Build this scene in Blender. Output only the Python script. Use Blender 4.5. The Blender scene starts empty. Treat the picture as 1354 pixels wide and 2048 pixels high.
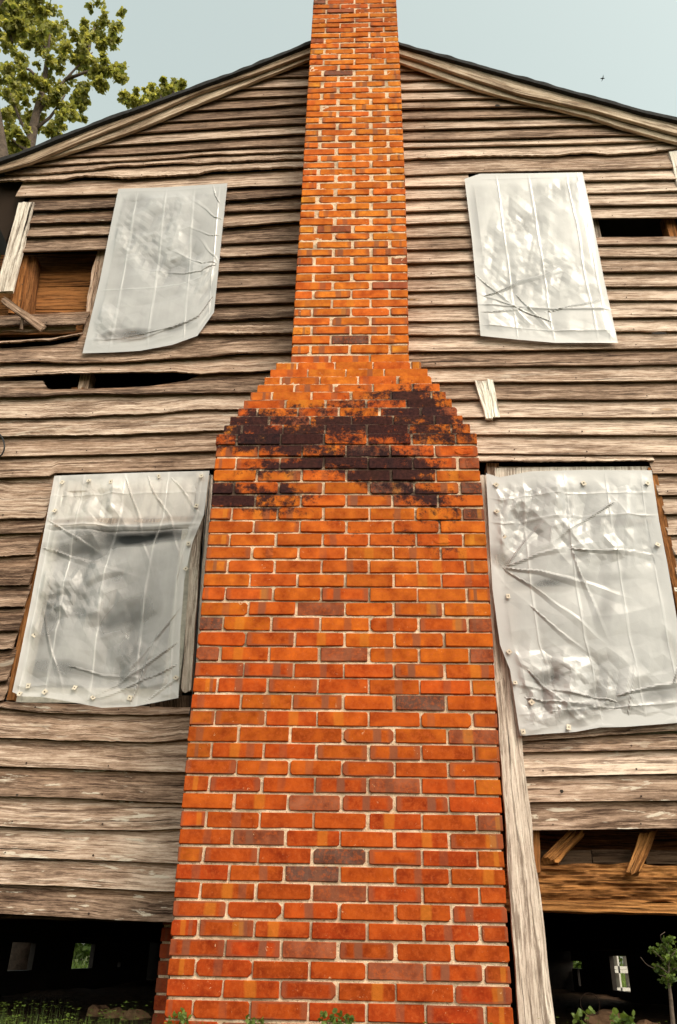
import bpy, math, random
import numpy as np
from mathutils import Vector, Matrix, noise as mnoise
R = random.Random(7)
C = bpy.context.scene.collection
S = bpy.context.scene
# ------------------------------------------------------------------ camera
F_PX, TH, ROLL, YAW, CAM_H = 1619.5, .5011, -.0216, -.044, .30
cy_, sy_, ct, st, cr, sr = math.cos(YAW), math.sin(YAW), math.cos(TH), math.sin(TH), math.cos(ROLL), math.sin(ROLL)
FW = Vector((sy_*ct, cy_*ct, st)); R0 = Vector((cy_, -sy_, 0)); U0 = Vector((-sy_*st, -cy_*st, ct))
RR = cr*R0 - sr*U0; UU = sr*R0 + cr*U0
cam = bpy.data.objects.new('camera', bpy.data.cameras.new('camera')); C.objects.link(cam)
m = Matrix((RR, UU, -FW)).transposed().to_4x4(); m.translation = (0, 0, CAM_H); cam.matrix_world = m
cam.data.sensor_fit = 'VERTICAL'; cam.data.sensor_height = 24; cam.data.lens = 24*F_PX/2048
cam.data.clip_start = .05; cam.data.clip_end = 2000
S.camera = cam
S.render.resolution_x = 677; S.render.resolution_y = 1024
# ------------------------------------------------------------------ light
SUN_EL, SUN_AZ = math.radians(46), math.radians(36)      # azimuth measured from -Y (towards the viewer) to +X
sd = Vector((math.cos(SUN_EL)*math.sin(SUN_AZ), -math.cos(SUN_EL)*math.cos(SUN_AZ), math.sin(SUN_EL)))
w = bpy.data.worlds.new('World'); S.world = w; w.use_nodes = True
nt = w.node_tree; bg = nt.nodes['Background']
sky = nt.nodes.new('ShaderNodeTexSky'); sky.sky_type = 'NISHITA'; sky.sun_disc = False
sky.sun_elevation = SUN_EL; sky.sun_rotation = math.atan2(sd.x, sd.y)
sky.air_density = 1.0; sky.dust_density = 3.0; sky.ozone_density = 1.0
hs = nt.nodes.new('ShaderNodeHueSaturation'); hs.inputs['Saturation'].default_value = .42; hs.inputs['Hue'].default_value = .475
nt.links.new(sky.outputs[0], hs.inputs['Color'])
wm = nt.nodes.new('ShaderNodeMix'); wm.data_type = 'RGBA'; wm.blend_type = 'MULTIPLY'; wm.inputs[0].default_value = 1
wm.inputs[7].default_value = (1.0, 1.0, .845, 1)
nt.links.new(hs.outputs[0], wm.inputs[6]); nt.links.new(wm.outputs[2], bg.inputs['Color'])
bg.inputs['Strength'].default_value = .15
sl = bpy.data.lights.new('sun', 'SUN'); sl.energy = .44; sl.angle = math.radians(18); sl.color = (1, .88, .76)
so = bpy.data.objects.new('sun', sl); C.objects.link(so); so.rotation_euler = (-sd).to_track_quat('-Z', 'Y').to_euler(); so.location = (4, -6, 8)
S.view_settings.view_transform = 'Standard'; S.view_settings.look = 'None'
S.view_settings.gamma = 1; S.view_settings.use_curve_mapping = False
S.view_settings.exposure = 1.3

def P(px, py, Y):
    """the point of the plane y = Y that the photograph shows at pixel (px, py)"""
    px = float(px); py = float(py); a = (px-677)/F_PX; b = -(py-1024)/F_PX
    d = FW + a*RR + b*UU
    p = d*(Y/d.y); return Vector((p.x, Y, p.z+CAM_H))
def N(x, y=0, z=0): return mnoise.noise(Vector((x, y, z)))
# ------------------------------------------------------------------ node helpers
class G:
    def __init__(s, name):
        s.m = bpy.data.materials.new(name); s.m.use_nodes = True; s.t = s.m.node_tree
        s.b = s.t.nodes['Principled BSDF']; s.out = s.t.nodes['Material Output']
    def n(s, kind, **kw):
        o = s.t.nodes.new('ShaderNode'+kind)
        for k, v in kw.items(): setattr(o, k, v)
        return o
    def L(s, a, b): s.t.links.new(a, b)
    def attr(s, name):
        o = s.n('Attribute'); o.attribute_name = name; return o
    def noise(s, vec, scale, detail=4, rough=.6, dist=0):
        o = s.n('TexNoise'); s.L(vec, o.inputs['Vector']); o.inputs['Scale'].default_value = scale
        o.inputs['Detail'].default_value = detail; o.inputs['Roughness'].default_value = rough; o.inputs['Distortion'].default_value = dist
        return o.outputs['Fac']
    def mapv(s, vec, sc, loc=(0, 0, 0)):
        o = s.n('Mapping'); s.L(vec, o.inputs['Vector']); o.inputs['Scale'].default_value = sc; o.inputs['Location'].default_value = loc
        return o.outputs[0]
    def mr(s, v, a, b, c=0, d=1):
        o = s.n('MapRange'); s.L(v, o.inputs[0])
        for i, x in enumerate((a, b, c, d)): o.inputs[i+1].default_value = x
        return o.outputs[0]
    def math(s, op, a, b=0, c=0):
        o = s.n('Math', operation=op)
        for i, x in enumerate((a, b, c)):
            if isinstance(x, (int, float)): o.inputs[i].default_value = x
            else: s.L(x, o.inputs[i])
        return o.outputs[0]
    def mix(s, f, a, b, mode='MIX'):
        o = s.n('Mix', data_type='RGBA', blend_type=mode)
        for i, x in ((0, f), (6, a), (7, b)):
            if isinstance(x, (int, float)): o.inputs[i].default_value = x
            elif isinstance(x, tuple): o.inputs[i].default_value = x+(1,) if len(x) == 3 else x
            else: s.L(x, o.inputs[i])
        return o.outputs[2]
    def ramp(s, v, stops):
        o = s.n('ValToRGB'); s.L(v, o.inputs[0]); e = o.color_ramp.elements
        while len(e) < len(stops): e.new(.5)
        for i, (p, c) in enumerate(stops): e[i].position = p; e[i].color = c+(1,)
        return o.outputs[0]
    def bump(s, h, strength, dist):
        o = s.n('Bump'); s.L(h, o.inputs['Height']); o.inputs['Strength'].default_value = strength; o.inputs['Distance'].default_value = dist
        s.L(o.outputs[0], s.b.inputs['Normal'])
    def base(s, c, rough=.8, spec=.3):
        if isinstance(c, tuple): s.b.inputs['Base Color'].default_value = c+(1,)
        else: s.L(c, s.b.inputs['Base Color'])
        s.b.inputs['Roughness'].default_value = rough; s.b.inputs['Specular IOR Level'].default_value = spec

def wood_mat(name, dark, mid, light, raw, grain=1.0, crackw=1.0):
    g = G(name); gc = g.attr('gc').outputs['Vector']; tone = g.attr('tone').outputs['Fac']; warm = g.attr('warm').outputs['Fac']
    sep = g.n('SeparateXYZ'); g.L(g.attr('uvn').outputs['Vector'], sep.inputs[0])
    wob = g.n('TexNoise'); g.L(g.mapv(gc, (1.3, 3, 1)), wob.inputs['Vector']); wob.inputs['Scale'].default_value = 2.2; wob.inputs['Detail'].default_value = 3
    wv = g.n('VectorMath', operation='MULTIPLY_ADD'); g.L(wob.outputs['Color'], wv.inputs[0]); wv.inputs[1].default_value = (.0, .035, 0); g.L(gc, wv.inputs[2])
    gw = wv.outputs[0]
    fine = g.noise(g.mapv(gw, (9, 300, 1)), 1, 6, .75)
    med = g.noise(g.mapv(gw, (3.0, 85, 1)), 1, 7, .72)
    blot = g.noise(g.mapv(gc, (3.2, 14, 1)), 1, 5, .65, .6)
    big = g.noise(g.mapv(gc, (1.1, 5, 1), (4, 2, 0)), 1, 3, .6)
    v = g.math('MULTIPLY', g.mr(fine, .30, .70), .34); v = g.math('MULTIPLY_ADD', g.mr(med, .28, .72), .46, v); v = g.math('MULTIPLY_ADD', g.mr(blot, .25, .75), .26, v); v = g.math('MULTIPLY_ADD', g.mr(big, .25, .75), .14, v)
    v = g.math('MULTIPLY_ADD', g.mr(g.noise(g.mapv(gc, (14, 55, 1), (6, 6, 6)), 1, 6, .75), .3, .7, -.5, .5), .22, v)
    v = g.math('MULTIPLY_ADD', tone, .36, v)
    col = g.ramp(g.mr(v, .26, .98), [(0, dark), (.40, mid), (.72, light), (1, tuple(min(.8, x*1.35) for x in light))])
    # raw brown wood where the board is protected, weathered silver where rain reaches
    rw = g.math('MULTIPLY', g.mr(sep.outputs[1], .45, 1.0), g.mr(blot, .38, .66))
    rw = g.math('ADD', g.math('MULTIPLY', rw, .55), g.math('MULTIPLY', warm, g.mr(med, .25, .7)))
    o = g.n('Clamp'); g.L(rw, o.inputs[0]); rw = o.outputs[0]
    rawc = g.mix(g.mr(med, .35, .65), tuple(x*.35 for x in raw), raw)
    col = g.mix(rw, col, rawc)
    # knots
    vk = g.n('TexVoronoi', feature='F1'); g.L(g.mapv(gw, (1.7, 6.0, 1)), vk.inputs['Vector']); vk.inputs['Scale'].default_value = 1; vk.inputs['Randomness'].default_value = 1
    kn = g.mr(vk.outputs['Distance'], .13, .03); ring = g.math('SINE', g.math('MULTIPLY', vk.outputs['Distance'], 120))
    kcol = g.mix(g.mr(ring, -.6, .9), (.055, .03, .018), (.30, .17, .08))
    col = g.mix(g.math('MULTIPLY', kn, g.mr(big, .46, .54)), col, kcol)
    # checks and cracks
    ck = g.noise(g.mapv(gw, (1.1, 95, 3), (7, 1, 5)), 1, 3, .55)
    cr1 = g.mr(ck, .335, .30, 0, 1); cr2 = g.mr(g.noise(g.mapv(gw, (2.6, 190, 3), (1, 8, 5)), 1, 2, .5), .30, .25)
    crk = g.math('MULTIPLY', g.math('MAXIMUM', cr1, cr2), crackw)
    col = g.mix(crk, col, (.016, .009, .006))
    dk = g.mr(g.noise(g.mapv(gw, (1.7, 33, 2), (2, 5, 9)), 1, 7, .80), .49, .43)
    col = g.mix(g.math('MULTIPLY', dk, .72), col, g.mix(1, col, (.22, .17, .14), 'MULTIPLY'))
    # peeling remains of pale paint
    pp = g.math('MULTIPLY', g.mr(g.noise(g.mapv(gc, (5.5, 26, 1), (3, 9, 2)), 1, 5, .6, .4), .60, .635), g.attr('paint').outputs['Fac'])
    col = g.mix(g.math('MULTIPLY', pp, .8), col, (.60, .52, .43))
    sp = g.mr(g.noise(gc, 160, 2, .6), .62, .75); col = g.mix(g.math('MULTIPLY', sp, .35), col, (.03, .02, .015))
    g.base(col, .92, .12)
    h = g.math('MULTIPLY_ADD', med, .8, g.math('MULTIPLY', fine, .5)); h = g.math('SUBTRACT', h, g.math('MULTIPLY', crk, 1.6)); h = g.math('MULTIPLY_ADD', pp, .25, h)
    g.bump(h, .75*grain, .004)
    return g.m
M = {}
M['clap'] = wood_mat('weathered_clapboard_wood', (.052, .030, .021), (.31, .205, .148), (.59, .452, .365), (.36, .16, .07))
M['pale'] = wood_mat('silvered_wood', (.13, .105, .09), (.46, .375, .315), (.66, .57, .50), (.36, .22, .12), 1.1)
M['raw'] = wood_mat('raw_brown_wood', (.022, .009, .005), (.12, .045, .016), (.30, .125, .045), (.36, .13, .034), 1.4)
M['rot'] = wood_mat('rotten_orange_wood', (.025, .010, .005), (.17, .068, .022), (.42, .20, .075), (.42, .165, .04), 2.2, 1.0)
M['rake'] = wood_mat('rake_board_wood', (.08, .05, .034), (.30, .205, .14), (.54, .42, .32), (.30, .17, .09))
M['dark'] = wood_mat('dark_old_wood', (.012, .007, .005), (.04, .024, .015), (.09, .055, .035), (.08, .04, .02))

def brick_mat():
    g = G('orange_brick'); col = g.attr('bcol').outputs['Color']; uvn = g.attr('uvn').outputs['Vector']
    sep = g.n('SeparateXYZ'); g.L(uvn, sep.inputs[0]); U, V, SD = sep.outputs
    geo = g.n('NewGeometry').outputs['Position']
    soot = g.attr('soot').outputs['Fac']
    n1 = g.noise(geo, 16, 5, .6); n2 = g.noise(geo, 70, 4, .7); n3 = g.noise(geo, 300, 2, .6); n4 = g.noise(geo, 9, 3, .6)
    c = g.mix(g.mr(n1, .3, .72), g.mix(1, col, (.52, .38, .30), 'MULTIPLY'), g.mix(1, col, (1.15, 1.30, 1.3), 'MULTIPLY'))
    c = g.mix(g.math('MULTIPLY', g.mr(n2, .48, .64), .5), c, (.40, .075, .014))
    # kiln flash bands across the brick
    r1 = g.math('FRACT', g.math('MULTIPLY', SD, 7.31)); r2 = g.math('FRACT', g.math('MULTIPLY', SD, 13.7)); r3 = g.math('FRACT', g.math('MULTIPLY', SD, 29.1))
    Uw = g.math('MULTIPLY_ADD', n4, .10, U)
    d1 = g.math('ABSOLUTE', g.math('SUBTRACT', Uw, g.math('MULTIPLY_ADD', r1, .7, .2)))
    band = g.math('MULTIPLY', g.mr(d1, .095, .060), g.math('GREATER_THAN', r2, .58))
    c = g.mix(g.math('MULTIPLY', band, g.mr(r3, 0, 1, .25, .85)), c, (.17, .062, .035))
    d2 = g.math('ABSOLUTE', g.math('SUBTRACT', Uw, g.math('MULTIPLY_ADD', r3, .6, .3)))
    band2 = g.math('MULTIPLY', g.mr(d2, .12, .08), g.math('GREATER_THAN', r1, .80))
    c = g.mix(g.math('MULTIPLY', band2, .32), c, (.56, .20, .02))
    # burnt edges (darker rim round a lighter middle)
    ex = g.math('MULTIPLY', g.math('ABSOLUTE', g.math('SUBTRACT', Uw, .55)), 2.0); ey = g.math('MULTIPLY', g.math('ABSOLUTE', g.math('SUBTRACT', g.math('MULTIPLY_ADD', n1, .3, V), .65)), 2.0)
    rim = g.math('MULTIPLY', g.mr(g.math('MAXIMUM', ex, ey), .72, .86), g.math('GREATER_THAN', r3, .74))
    c = g.mix(g.math('MULTIPLY', rim, .6), c, (.20, .06, .03))
    # pale salts and chips
    eff = g.math('MULTIPLY', g.mr(g.noise(geo, 55, 4, .7, 1.0), .655, .70), g.mr(n4, .48, .58))
    c = g.mix(g.math('MULTIPLY', eff, .6), c, (.72, .47, .27))
    pit = g.mr(n3, .33, .26); c = g.mix(g.math('MULTIPLY', pit, .6), c, (.10, .02, .008))
    # soot and lichen on the shoulders
    sn = g.noise(geo, 19, 8, .82, .2)
    sm = g.mr(g.math('ADD', g.math('MULTIPLY', soot, .45), sn), .67, .80)
    c = g.mix(g.math('MULTIPLY', sm, .965), c, g.mix(g.mr(n2, .4, .65), (.009, .004, .006), (.036, .012, .012)))
    g.base(c, .9, .12)
    h = g.math('MULTIPLY_ADD', n2, .6, g.math('MULTIPLY', n3, .35)); h = g.math('MULTIPLY_ADD', n1, .5, h)
    g.bump(h, .55, .003)
    return g.m
def mortar_mat():
    g = G('lime_mortar'); geo = g.n('NewGeometry').outputs['Position']; soot = g.attr('soot').outputs['Fac']
    n1 = g.noise(geo, 22, 5, .7); n2 = g.noise(geo, 190, 4, .7); sn = g.noise(geo, 19, 8, .82, .2); n3 = g.noise(geo, 5, 3, .6)
    c = g.mix(g.mr(n1, .3, .7), (.48, .31, .20), (.86, .63, .45))
    c = g.mix(g.mr(n2, .45, .30), c, (.16, .10, .06)); c = g.mix(g.mr(n3, .52, .7), c, (.30, .21, .14))
    sm = g.mr(g.math('ADD', g.math('MULTIPLY', soot, .47), sn), .64, .84)
    c = g.mix(g.math('MULTIPLY', sm, .93), c, (.045, .024, .020))
    g.base(c, .95, .1); g.bump(g.math('ADD', n2, n1), 1.0, .005); return g.m
M['brick'] = brick_mat(); M['mortar'] = mortar_mat()

def film_mat(name, opac, colr=(.47, .445, .445)):
    g = G(name); g.base(colr, .22, .5)
    co = g.attr('opac').outputs['Fac']
    geo = g.n('NewGeometry').outputs['Position']
    n = g.noise(geo, 7, 4, .6); sc = g.noise(g.mapv(geo, (40, 40, 4)), 1, 4, .6)
    g.bump(g.noise(geo, 90, 3, .6, .5), .10, .003)
    g.b.inputs['Roughness'].default_value = .2; g.b.inputs['Coat Weight'].default_value = .32; g.b.inputs['Coat Roughness'].default_value = .22; g.b.inputs['Coat IOR'].default_value = 1.5
    tr = g.n('BsdfTransparent'); tr.inputs[0].default_value = (.95, .95, .95, 1); tl = g.n('BsdfTranslucent'); tl.inputs[0].default_value = colr+(1,)
    m1 = g.n('MixShader'); m1.inputs[0].default_value = .18; g.L(g.b.outputs[0], m1.inputs[1]); g.L(tl.outputs[0], m1.inputs[2])
    m2 = g.n('MixShader'); f = g.math('MULTIPLY', co, g.math('MULTIPLY_ADD', g.math('ADD', n, g.math('MULTIPLY', sc, .4)), .25, opac)); o = g.n('Clamp'); g.L(f, o.inputs[0])
    g.L(o.outputs[0], m2.inputs[0]); g.L(tr.outputs[0], m2.inputs[1]); g.L(m1.outputs[0], m2.inputs[2])
    g.L(m2.outputs[0], g.out.inputs['Surface']); return g.m
M['film'] = film_mat('milky_plastic_film', .72)
M['filmc'] = film_mat('clear_plastic_film', .38, (.68, .635, .625))

def simple(name, c, rough=.8, scale=20, var=.4, bump=.3, bd=.01, spec=.3, metal=0):
    g = G(name); geo = g.n('NewGeometry').outputs['Position']; n = g.noise(geo, scale, 5, .65)
    col = g.mix(g.mr(n, .3, .7), tuple(x*(1-var) for x in c), tuple(min(.9, x*(1+var)) for x in c))
    g.base(col, rough, spec); g.bump(n, bump, bd); g.b.inputs['Metallic'].default_value = metal; return g.m
M['shingle'] = simple('tar_shingle', (.016, .014, .014), .9, 30, .5, .6)
M['void'] = simple('interior_darkness', (.02, .015, .012), .95, 4)  # near-black: darkness of unlit rooms and crawl space put into the colour
M['earth'] = simple('brown_earth', (.10, .055, .032), .95, 9, .6, 1.0, .03)
M['stone'] = simple('dusty_stone', (.30, .16, .09), .9, 12, .5, .8, .02)
M['block'] = simple('grey_concrete', (.52, .49, .44), .9, 40, .25, .4, .005)
M['cable'] = simple('black_rubber', (.012, .012, .013), .5, 20, .2, .1)
M['iron'] = simple('rusty_iron', (.045, .022, .014), .7, 60, .5, .4, .002, .4, .4)
M['tab'] = simple('pale_cardboard', (.50, .43, .35), .85, 60, .2, .2, .002)
M['bark'] = simple('brown_bark', (.085, .06, .045), .95, 14, .5, 1.0, .02)
M['glass'] = simple('old_window_glass', (.02, .022, .022), .4, 3, .3, .05, .01, .5)
M['sash'] = simple('worn_white_sash', (.48, .44, .38), .7, 30, .25, .3, .003)
M['feather'] = simple('dark_feather', (.02, .02, .022), .7, 30)
def leaf_mat(name, a, b, tr=.45):
    g = G(name); geo = g.n('NewGeometry'); v = g.attr('lv').outputs['Fac']
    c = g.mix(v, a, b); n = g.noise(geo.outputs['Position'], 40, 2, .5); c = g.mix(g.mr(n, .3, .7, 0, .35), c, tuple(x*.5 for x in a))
    g.base(c, .55, .35)
    t = g.n('BsdfTranslucent'); g.L(g.mix(1, c, (1.5, 1.5, .8), 'MULTIPLY'), t.inputs[0]); m1 = g.n('MixShader'); m1.inputs[0].default_value = tr
    g.L(g.b.outputs[0], m1.inputs[1]); g.L(t.outputs[0], m1.inputs[2]); g.L(m1.outputs[0], g.out.inputs['Surface']); return g.m
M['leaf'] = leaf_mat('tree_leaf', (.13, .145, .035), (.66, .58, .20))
M['weed'] = leaf_mat('weed_leaf', (.05, .085, .015), (.20, .27, .05), .35)
def ground_mat():
    g = G('grassy_ground'); geo = g.n('NewGeometry').outputs['Position']
    n = g.noise(geo, .9, 5, .6); n2 = g.noise(geo, 18, 5, .7); n3 = g.noise(geo, 90, 3, .7)
    soil = g.mix(g.mr(n2, .3, .7), (.035, .020, .012), (.13, .075, .045)); gr = g.mix(g.mr(n3, .3, .7), (.02, .035, .008), (.08, .11, .025))
    sep = g.n('SeparateXYZ'); g.L(geo, sep.inputs[0])
    inside = g.math('MULTIPLY', g.mr(sep.outputs[1], 3.6, 4.0), g.mr(sep.outputs[1], 11.2, 10.6))
    f = g.math('MULTIPLY', g.mr(n, .42, .55, .35, 1), g.math('SUBTRACT', 1, inside))
    g.base(g.mix(f, soil, gr), .95, .1); g.bump(g.math('ADD', n2, n3), .9, .02); return g.m
M['ground'] = ground_mat()
# ------------------------------------------------------------------ object helpers
def tag(o, label=None, cat=None, group=None, kind=None):
    for k, v in (('label', label), ('category', cat), ('group', group), ('kind', kind)):
        if v: o[k] = v
    return o
def empty(name, loc, label, cat, group=None):
    o = bpy.data.objects.new(name, None); C.objects.link(o); o.location = loc; tag(o, label, cat, group); return o
def mesh(name, verts, faces, mat, parent=None, attrs=None, smooth=False):
    me = bpy.data.meshes.new(name); verts = [tuple(v) for v in verts]
    ox = (0, 0, 0)
    if parent is not None:
        ox = parent_world(parent)
    elif verts:
        a = np.array(verts); ox = tuple(((a.min(0)+a.max(0))/2)[:2])+(float(a[:, 2].min()),)
    me.from_pydata([(v[0]-ox[0], v[1]-ox[1], v[2]-ox[2]) for v in verts], [], faces)
    if attrs:
        for k, (typ, data) in attrs.items():
            at = me.attributes.new(k, typ, 'POINT')
            flat = np.array(data, dtype=np.float32).ravel()
            at.data.foreach_set({'FLOAT': 'value', 'FLOAT_VECTOR': 'vector', 'FLOAT_COLOR': 'color'}[typ], flat)
    if smooth: me.polygons.foreach_set('use_smooth', [True]*len(me.polygons))
    if mat: me.materials.append(mat)
    o = bpy.data.objects.new(name, me); C.objects.link(o)
    if parent is not None: o.parent = parent
    else: o.location = ox
    return o
def parent_world(p):
    v = Vector((0, 0, 0))
    while p is not None: v += p.location; p = p.parent
    return tuple(v)
class MB:
    def __init__(s): s.v = []; s.f = []; s.a = {}
    def add(s, verts, faces, attrs=None):
        k = len(s.v); s.v += [tuple(v) for v in verts]; s.f += [tuple(i+k for i in f) for f in faces]
        if attrs:
            for n, (t, d) in attrs.items(): s.a.setdefault(n, (t, []))[1].extend(list(d))
    def box(s, a, b):
        x0, y0, z0 = a; x1, y1, z1 = b
        s.add([(x0, y0, z0), (x1, y0, z0), (x1, y1, z0), (x0, y1, z0), (x0, y0, z1), (x1, y0, z1), (x1, y1, z1), (x0, y1, z1)],
              [(0, 3, 2, 1), (4, 5, 6, 7), (0, 1, 5, 4), (1, 2, 6, 5), (2, 3, 7, 6), (3, 0, 4, 7)])
    def build(s, name, mat, parent=None, smooth=False): return mesh(name, s.v, s.f, mat, parent, s.a, smooth)
def tube(mb, pts, radii, n=8, lv=None):
    pts = [Vector(p) for p in pts]; rings = []
    up = Vector((.13, .9, .21)).normalized()
    for i, p in enumerate(pts):
        t = (pts[min(i+1, len(pts)-1)]-pts[max(i-1, 0)]).normalized()
        a = t.cross(up).normalized(); b = t.cross(a)
        rings.append([p+(a*math.cos(q)+b*math.sin(q))*radii[i] for q in [2*math.pi*k/n for k in range(n)]])
    v = [x for r in rings for x in r]; f = []
    for i in range(len(pts)-1):
        for k in range(n): f.append((i*n+k, i*n+(k+1) % n, (i+1)*n+(k+1) % n, (i+1)*n+k))
    f.append(tuple(range(n))[::-1]); f.append(tuple((len(pts)-1)*n+k for k in range(n)))
    mb.add(v, f)
def plank_data(p0, p1, wd, td, rough=.003, step=.03, W=6, ends=.0, warm=0, tone=0, paint=0, taper=1.0, side=.0, rot=0):
    """board from p0 to p1 (centre line), half-width vector wd, half-thickness vector td (towards viewer)"""
    p0, p1, wd, td = map(Vector, (p0, p1, wd, td)); L = (p1-p0).length; ax = (p1-p0)/L
    nl = max(3, int(L/step)); sd = R.random()*50; v = []; gc = []; uvn = []; rings = []
    wn = wd.normalized(); tn = td.normalized(); prof = [(-1, -1)]+[(-1+2*i/W, 1) for i in range(W+1)]+[(1, -1)]
    for i in range(nl+1):
        s = i/nl; k = 1+(taper-1)*s
        for (a, b) in prof:
            q = p0+(p1-p0)*s+wd*a*k+td*b
            nn = N(s*L*9, a*2.5+sd, b)*rough; n2 = N(s*L*3+sd, a*6, b*2+4)*rough*.8
            if rot: n2 += .016*abs(N(s*L*5, a*9, sd))-.022*max(0, N(s*L*3, a*14+2*N(s*L*8, 1), sd+3)-.1)+.006*N(s*L*30, a*14, sd)
            q = q+tn*(nn+n2)*(1 if b > 0 else .3)+wn*(N(s*L*7, sd+a, 3)*(rough+side)*(1 if abs(a) > .9 else 0))
            if ends and i in (0, nl): q = q+ax*(N(a*5+sd, i*3.1, b*.7)+N(a*17+sd, i, b)*.6)*ends*(1 if i else -1)
            v.append(q); gc.append((s*L+sd, (a*.5+.5)*wd.length*2+b*td.length, sd)); uvn.append((s, .2, sd))
    m_ = len(prof); f = []
    for i in range(nl):
        for k in range(m_): f.append((i*m_+k, i*m_+(k+1) % m_, (i+1)*m_+(k+1) % m_, (i+1)*m_+k))
    f.append(tuple(range(m_))[::-1]); f.append(tuple(nl*m_+k for k in range(m_)))
    n_ = len(v)
    return v, f, {'gc': ('FLOAT_VECTOR', gc), 'uvn': ('FLOAT_VECTOR', uvn), 'tone': ('FLOAT', [tone]*n_), 'warm': ('FLOAT', [warm]*n_), 'paint': ('FLOAT', [paint]*n_)}
def plank(name, mat, parent, *a, **k):
    v, f, at = plank_data(*a, **k); return mesh(name, v, f, mat, parent, at)
def quad_plank(name, mat, parent, tl, tr_, bl, br, Yt, Yb, thick, **k):
    """plank whose face corners are seen at these pixels; Yt / Yb depth of its top / bottom end"""
    a, b, c, d = P(*tl, Yt), P(*tr_, Yt), P(*bl, Yb), P(*br, Yb)
    p1 = (a+b)/2; p0 = (c+d)/2; w1 = (b-a).length; w0 = (d-c).length
    wd = ((d-c)+(b-a)).normalized()*(w0/2); ax = (p1-p0).normalized(); td = ax.cross(wd).normalized()
    if td.y > 0: td = -td
    off = td*(thick/2)
    return plank(name, mat, parent, p0-off, p1-off, wd, off, taper=w1/w0, **k)

# ================================================================== the ground
D1, D2, YW = 3.3617, 3.588, 3.90
def gz(x, y):
    z = .012*N(x*1.3, y*1.3)+.02*N(x*.4, y*.4, 3)
    if 3.6 < y < 10.8 and abs(x) < 3.2: z += .035*abs(N(x*3, y*3, 7))+.04*min(1, (y-3.6)/2)*N(x*.9, y*.9, 2)
    r = math.hypot(x, y-5)
    if r > 12: z += -.3*min(1, (r-12)/30)+.5*N(x*.03, y*.03)*min(1, (r-12)/30)
    return z
xs = sorted(set([round(-4+i*.08, 3) for i in range(101)] + [s*(4+2.2**k) for k in range(0, 8) for s in (-1, 1)]))
ys = sorted(set([round(-1+i*.09, 3) for i in range(145)] + [-1-2.2**k for k in range(0, 8)]+[12.1+2.2**k for k in range(0, 8)]))
v = [(x, y, gz(x, y)) for y in ys for x in xs]; nx = len(xs)
f = [(j*nx+i, j*nx+i+1, (j+1)*nx+i+1, (j+1)*nx+i) for j in range(len(ys)-1) for i in range(nx-1)]
tag(mesh('ground', v, f, M['ground'], None, None, True), kind='structure')

# ================================================================== chimney
low = [2025, 1984.5, 1942.5, 1902.4, 1862.8, 1824.7, 1786.5, 1750.5, 1714, 1679, 1643.5, 1606, 1571, 1537.5, 1504, 1471, 1438, 1405, 1372.7, 1341, 1309.6, 1279, 1248, 1217.6, 1188.7, 1160, 1132, 1106, 1079, 1053, 1027, 1000.6, 975.4, 950.5, 926.5, 901, 876]
up = [718, 698.9, 679.2, 659.4, 641.6, 624, 605.8, 587.8, 570.6, 553.7, 537.6, 521, 504, 488, 472.4, 457.5, 442, 427, 412.5, 397.6, 384, 369.7, 355.9, 342, 329.7, 314.8, 301.8, 289, 276.4, 263.7, 251.6, 239, 227, 215, 203, 191, 179.7, 168, 155.7, 145, 134.4, 123, 112, 101, 90.4, 79, 69, 59.6, 49.4, 40, 31, 21, 12, 2]
Z = {}
for n, y in enumerate(low): Z[n] = P(735, y, D1).z
for i, y in enumerate(up): Z[46+i] = P(710, y, D2).z
for n in range(37, 46): Z[n] = Z[36]+(Z[46]-Z[36])*(n-36)/10
for n in range(-5, 0): Z[n] = Z[0]+n*.0675
for n in range(100, 110): Z[n] = Z[99]+(n-99)*(Z[99]-Z[89])/10
sm = dict(Z)
for n in range(-4, 109): Z[n] = (sm[n-1]+2*sm[n]+sm[n+1])/4
def YF(n): return D1 if n <= 36 else (D2 if n >= 46 else D1+(D2-D1)*(n-36)/10)
ED = [(0, 2025, 329, 1025.7), (4, 1863, 341.4, 1016), (8, 1714, 354.7, 1008), (15, 1485, 374.6, 998), (22, 1248, 398.6, 983.7), (30, 1027, 420, 969), (35, 901, 432, 955.6), (36, 876, 432.5, 953.5),
      (37, 854, 448, 940), (38, 839.7, 460.5, 925.4), (39, 824.4, 475.8, 914.2), (40, 809, 487.4, 903.9), (41, 793.4, 500.6, 891.5), (42, 781, 514.3, 879.9), (43, 767, 528.3, 863.3), (44, 754.5, 540, 855.5), (45, 737.6, 551.5, 842.7),
      (46, 718, 582, 817.8), (56, 537.6, 593, 815), (66, 384, 603.4, 810.8), (84, 168, 616, 801.5), (99, 2, 626.9, 792.5)]
en = [e[0] for e in ED]; exl = [P(e[2], e[1], YF(e[0])).x for e in ED]; exr = [P(e[3], e[1], YF(e[0])).x for e in ED]
def XL(n): return float(np.interp(n, en, exl))
def XR(n): return float(np.interp(n, en, exr))
zs_ = [Z[n] for n in range(-5, 110)]
def chim_n(z): return float(np.interp(z, zs_, range(-5, 110)))
print('course', Z[1]-Z[0], Z[30]-Z[29], Z[47]-Z[46], Z[98]-Z[97], 'widths', XR(0)-XL(0), XR(35)-XL(35), XR(46)-XL(46), XR(99)-XL(99), 'topz', Z[99])
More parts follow.
